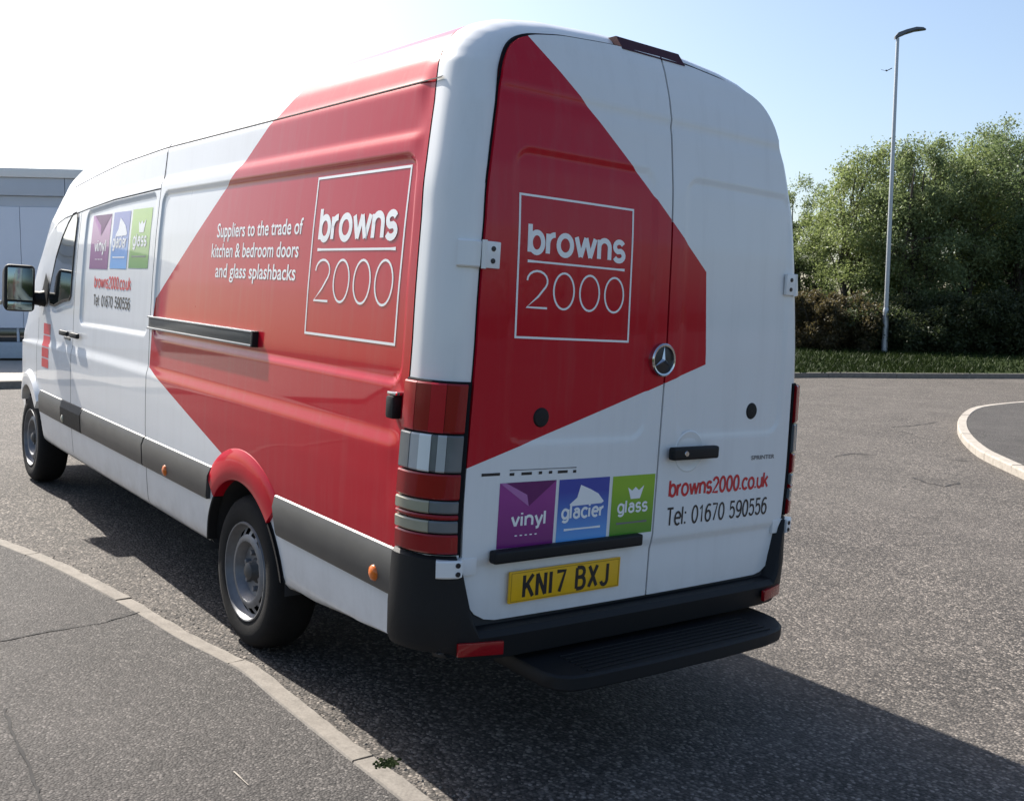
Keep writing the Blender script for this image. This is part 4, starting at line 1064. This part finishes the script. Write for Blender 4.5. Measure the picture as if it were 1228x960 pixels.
# ------------------------------------------------------------------ lamp post, bird
pb = wground(1060, 432, .13); dist = (pb-Cw)@FWw
zb_ = vh(pb[0], pb[1]); pb = np.array([pb[0], pb[1], zb_-.05])
top_y = 46
d = pray(1076.5, top_y); tt = ((pb-Cw)[:2]@d[:2])/(d[:2]@d[:2]); Ht = (Cw+d*tt)[2]-pb[2]
lp = empty('street_lamp', pb); tag(lp, 'tall grey steel street lamp on the verge in front of the trees', 'street lamp')
lathe('base_section', [(.10, 0), (.10, 1.35), (.095, 1.42), (.075, 1.5)], (0, 0, 0), 'z', M['galv'], lp, 20)
lathe('column', [(.072, 1.45), (.068, Ht*.5), (.055, Ht*.85), (.05, Ht)], (0, 0, 0), 'z', M['galv'], lp, 20)
ra = math.atan2(RTw[1], RTw[0])
rot = Matrix.Rotation(ra, 3, 'Z')
hd = []; hf = []
for x, z, wy, th_ in ((-.10, -.02, .06, .07), (.0, .05, .08, .12), (.25, .16, .13, .10), (.55, .25, .15, .085), (.78, .27, .12, .06), (.88, .265, .05, .03)):
    for yy, zz in ((-wy, 0), (-wy*.7, th_), (wy*.7, th_), (wy, 0), (wy*.7, -th_*.35), (-wy*.7, -th_*.35)): v = rot@Vector((x, yy, z+zz)); hd.append((v.x, v.y, v.z+Ht))
for i in range(5):
    for j in range(6): hf.append((i*6+j, i*6+(j+1) % 6, (i+1)*6+(j+1) % 6, (i+1)*6+j))
hf += [tuple(range(6)), tuple(30+j for j in range(6))]
mobj('lantern', hd, hf, plain('lantern_grey', (.10, .11, .12), .5), lp, angle=50)
bp_ = Cw+pray(1063, 85)*24
V = []; F = []
bv = [(-.07, 0, 0), (-.03, .022, .0), (.03, .025, .006), (.075, 0, .006), (.03, -.025, .006), (-.03, -.022, 0), (0, 0, .03), (0, 0, -.022), (.035, .14, .05), (-.02, .15, .055), (.035, -.14, .05), (-.02, -.15, .055)]
bf = [(0, 1, 6), (1, 2, 6), (2, 3, 6), (3, 4, 6), (4, 5, 6), (5, 0, 6), (1, 0, 7), (2, 1, 7), (3, 2, 7), (4, 3, 7), (5, 4, 7), (0, 5, 7), (1, 2, 8, 9), (4, 5, 11, 10)]
bird = mobj('bird', [np.array(v)*.9 for v in bv], bf, plain('bird_feathers', (.03, .03, .035), .7)); bird.location = tuple(map(float, bp_)); bird.rotation_euler = (0, .1, ra+.9)
tag(bird, 'small dark bird flying beside the top of the street lamp', 'bird')

# ------------------------------------------------------------------ warehouse on the left
bl = wground(0, 432, HF); br_ = wground(300, 431, HF)
dl = (bl-Cw)@FWw; 
wdir = RTw.copy(); wdir[2] = 0; wdir /= np.linalg.norm(wdir); ang = math.atan2(wdir[1], wdir[0])+R(7)
wh = empty('warehouse', (bl[0], bl[1], float(ground(bl[0], bl[1]))+HF-.01), ang)
tag(wh, 'pale grey clad industrial unit behind the front of the van', 'building')
def hz(py): return Cw[2]+dl*(pray(0, py)[2]/(pray(0, py)@FWw)) - wh.location.z
zt, z2, z3, z4, z5 = hz(207), hz(236), hz(249), hz(393), hz(410)
x0, x1 = -14.0, 12.0; D = 22
def wb(name, xa, xb, za, zb2, ya, yb, m, par=wh, bev=.01): return box(name, ((xa+xb)/2, (ya+yb)/2, (za+zb2)/2), (xb-xa, yb-ya, zb2-za), m, par, bev)
wb('plinth', x0, x1, 0.06, z5, .02, .4, M['plinth']); wb('base_course', x0, x1, 0, .06, .06, .4, M['soil']); 
wst = wb('window_strip', x0, x1, z5+.002, z4-.002, .10, .3, M['glass'])
for k in range(int((x1-x0)/1.6)+1): wb('mullion', x0+k*1.6-.03, x0+k*1.6+.03, z5+.003, z4-.003, .07, .099, M['clad2'])
pw = 1.04
for k in range(int((x1-x0)/pw)): wb('wall_panel', x0+k*pw+.006, x0+(k+1)*pw-.006, z4, z3-.002, 0, .08, M['clad'], wh, .008)
wb('shadow_band', x0, x1, z3, z2-.003, .03, .2, M['clad2'])
for k in range(int((x1-x0)/2.6)): wb('fascia_panel', x0+k*2.6+.006, x0+(k+1)*2.6-.006, z2, zt-.16, -.06, .08, M['clad2'], wh, .01)
wb('parapet_trim', x0-.1, x1+.1, zt-.155, zt+.05, -.12, .3, M['trim'])
wb('rear_block', x0, x1, 0, zt-.2, .31, D, M['clad'])
rv = [(x0, .2, zt-.1), (x1, .2, zt-.1), (x1, D/2, zt+1.1), (x0, D/2, zt+1.1), (x1, D, zt-.1), (x0, D, zt-.1)]
mobj('roof', rv, [(0, 1, 2, 3), (3, 2, 4, 5), (0, 3, 5), (1, 4, 2)], M['roof'], wh, smooth=False)

# ------------------------------------------------------------------ trees and bushes beyond the verge
def foliage(centers, radii, per, leaf, drop=.0):
    n = len(centers); C_ = np.repeat(np.array(centers), per, 0); Rr = np.repeat(np.array(radii), per)[:, None]
    P_ = C_+np.clip(rng.normal(0, .5, (n*per, 3)), -.95, .95)*Rr*np.array([1, 1, .85]); P_[:, 2] -= drop*np.abs(rng.normal(0, .4, n*per))
    N_ = n*per
    u = rng.normal(0, 1, (N_, 3)); u /= np.linalg.norm(u, axis=1)[:, None]; v = np.cross(u, rng.normal(0, 1, (N_, 3))); v /= np.linalg.norm(v, axis=1)[:, None]
    s = leaf*rng.uniform(.6, 1.35, (N_, 1))
    V = np.stack([P_-u*s, P_-v*s*.45, P_+u*s, P_+v*s*.45], 1).reshape(-1, 3); F = np.arange(N_*4).reshape(-1, 4); return V, F
def tree(name, label, base, H, cr, mat, group, dens=1.0, leaf=.09, zlow=.12, stems=3, skew=(0, 0)):
    e = empty(name, base); tag(e, label, 'tree' if 'tree' in name else 'bush', group)
    base = np.zeros(3); cs = []; rs = []
    n = int(95*dens)
    while len(cs) < n:
        q = rng.uniform(-1, 1, 3); r = np.linalg.norm(q)
        if r > 1 or r < .35 and rng.random() < .8: continue
        prof = 1.0 if q[2] < .2 else 1.0
        p = np.array([q[0]*cr*prof*rng.uniform(.8, 1.12), q[1]*cr*prof*rng.uniform(.8, 1.12), H*(zlow+(1-zlow)*(.5+.5*q[2]))*rng.uniform(.93, 1.03)])
        p[:2] += np.array(skew)*p[2]/H
        p[2] -= .35*rng.random()
        cs.append(p); rs.append(cr*rng.uniform(.12, .30))
    V, F = foliage(cs, rs, int(330), leaf, .25)
    V[:, 2] = np.maximum(V[:, 2], .02)
    big('crown', V, F, mat, e)
    TV = []; TF = []
    def add(pts, rads, n_=6):
        v, f = tube(pts, rads, n_); k = len(TV); TV.extend(v); TF.extend([tuple(i+k for i in q) for q in f])
    for s in range(stems):
        a = rng.uniform(0, 6.28); o = np.array([math.cos(a), math.sin(a), 0])*(.18*s)
        tip = np.array([rng.normal(0, cr*.35), rng.normal(0, cr*.35), H*.8]); mid_ = o+(tip-o)*.5+np.array([rng.normal(0, .2), rng.normal(0, .2), 0])
        r0 = .016*H*rng.uniform(.8, 1.2); add([o-np.array([0, 0, .1]), o+np.array([0, 0, .15]), mid_, tip], [r0*1.3, r0, r0*.6, r0*.15], 7)
        for c in [cs[i] for i in rng.choice(n, int(9+n*.06), replace=False)]:
            t = rng.uniform(.2, .75); st_ = o+(mid_-o)*min(1, t*2) if t < .5 else mid_+(tip-mid_)*(t*2-1)
            if c[2] < st_[2]-.3: continue
            m_ = (st_+c)/2+np.array([0, 0, .12*np.linalg.norm(c-st_)]); add([st_, m_, c], [r0*.35, r0*.2, r0*.06], 5)
    mobj('trunk', TV, TF, M['bark'], e, angle=60)
    return e
gT = 'trees beyond the grass verge'; gB = 'bushes along the back of the verge'
def tb(px, depth):
    p = at_depth(px, depth); return (p[0], p[1], vh(p[0], p[1])-.04)
def height_for(px, depth, py):
    d = pray(px, py); return (Cw+d*depth)[2]-tb(px, depth)[2]
for nm, lb, px, dp, ty, cr, mt, dens, sk in (
    ('sapling_tree', 'thin open crowned young tree with sky showing through beside the van', 962, 41, 200, 1.5, 'leaf1', .8, (.2, 0)),
    ('willow_tree', 'yellow green rounded tree just left of the street lamp', 1030, 37, 172, 2.3, 'leaf4', 1.5, (0, 0)),
    ('willow_tree', 'bright green dense tree standing right behind the street lamp', 1092, 36, 165, 2.3, 'leaf1', 1.6, (0, 0)),
    ('broadleaf_tree', 'mid green tree between the one behind the lamp and the tallest', 1148, 37, 163, 2.2, 'leaf4', 1.5, (0, 0)),
    ('broadleaf_tree', 'tallest tree with a loose grey green top above its neighbours', 1192, 39, 130, 2.1, 'leaf1', 1.2, (0, 0)),
    ('broadleaf_tree', 'darker full crowned tree beside the tallest one, over the island', 1236, 36, 140, 2.6, 'leaf2', 1.6, (0, 0)),
    ('broadleaf_tree', 'small pale tree whose base is hidden by the van corner', 915, 43, 232, 1.9, 'leaf1', 1.0, (0, 0)),
    ('broadleaf_tree', 'unseen green tree added to the row behind the rear doors of the van', 850, 40, 215, 2.2, 'leaf2', .7, (0, 0)),  # hidden by the van; added to shade the verge
    ('broadleaf_tree', 'unseen green tree added to the row behind the middle of the van', 775, 41, 220, 2.2, 'leaf2', .7, (0, 0)),  # also out of view, put in for its shade on the verge
    ('broadleaf_tree', 'dark green tree at the far end of the row past the full crowned one', 1300, 37, 150, 2.6, 'leaf2', 1.2, (0, 0))):
    dpt = dp; b = tb(px, dpt); tree(nm, lb, b, height_for(px, dpt, ty), cr, M[mt], gT, dens, .050 if dens < .8 else .054, .10, 3, sk)
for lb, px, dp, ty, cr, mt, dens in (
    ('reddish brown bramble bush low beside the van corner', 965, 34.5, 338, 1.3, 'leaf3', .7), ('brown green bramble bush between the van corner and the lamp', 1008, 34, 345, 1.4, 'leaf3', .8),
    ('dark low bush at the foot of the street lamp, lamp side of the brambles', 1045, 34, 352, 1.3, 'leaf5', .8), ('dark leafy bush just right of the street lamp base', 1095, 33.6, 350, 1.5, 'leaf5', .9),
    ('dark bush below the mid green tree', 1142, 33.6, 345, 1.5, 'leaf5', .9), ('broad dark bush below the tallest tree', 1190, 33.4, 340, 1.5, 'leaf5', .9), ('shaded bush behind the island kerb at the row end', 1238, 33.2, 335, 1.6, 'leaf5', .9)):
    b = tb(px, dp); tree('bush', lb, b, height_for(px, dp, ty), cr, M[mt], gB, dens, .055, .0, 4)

# rough hedgerow across the fields behind the camera: seen only as the dark band mirrored in the paint
hc = []; hr = []
for x_, y_ in [(a, 33+2*math.sin(a*.3)) for a in np.arange(-36, 46, 1.5)]+[(-44+1.5*math.sin(a*.4), a) for a in np.arange(-40, 33, 1.5)]:
    for zz in (.6, 1.8, 3.0, 4.0): hc.append((x_+random.gauss(0, .5), y_+random.gauss(0, .6), float(ground(x_, y_))+zz*random.uniform(.7, 1.15))); hr.append(1.5)
V, F = foliage(hc, hr, 60, .16)
tag(big('hedgerow', V, F, M['leaf2']), 'long dark hedgerow across the field behind the footway', 'hedge', kind='stuff')
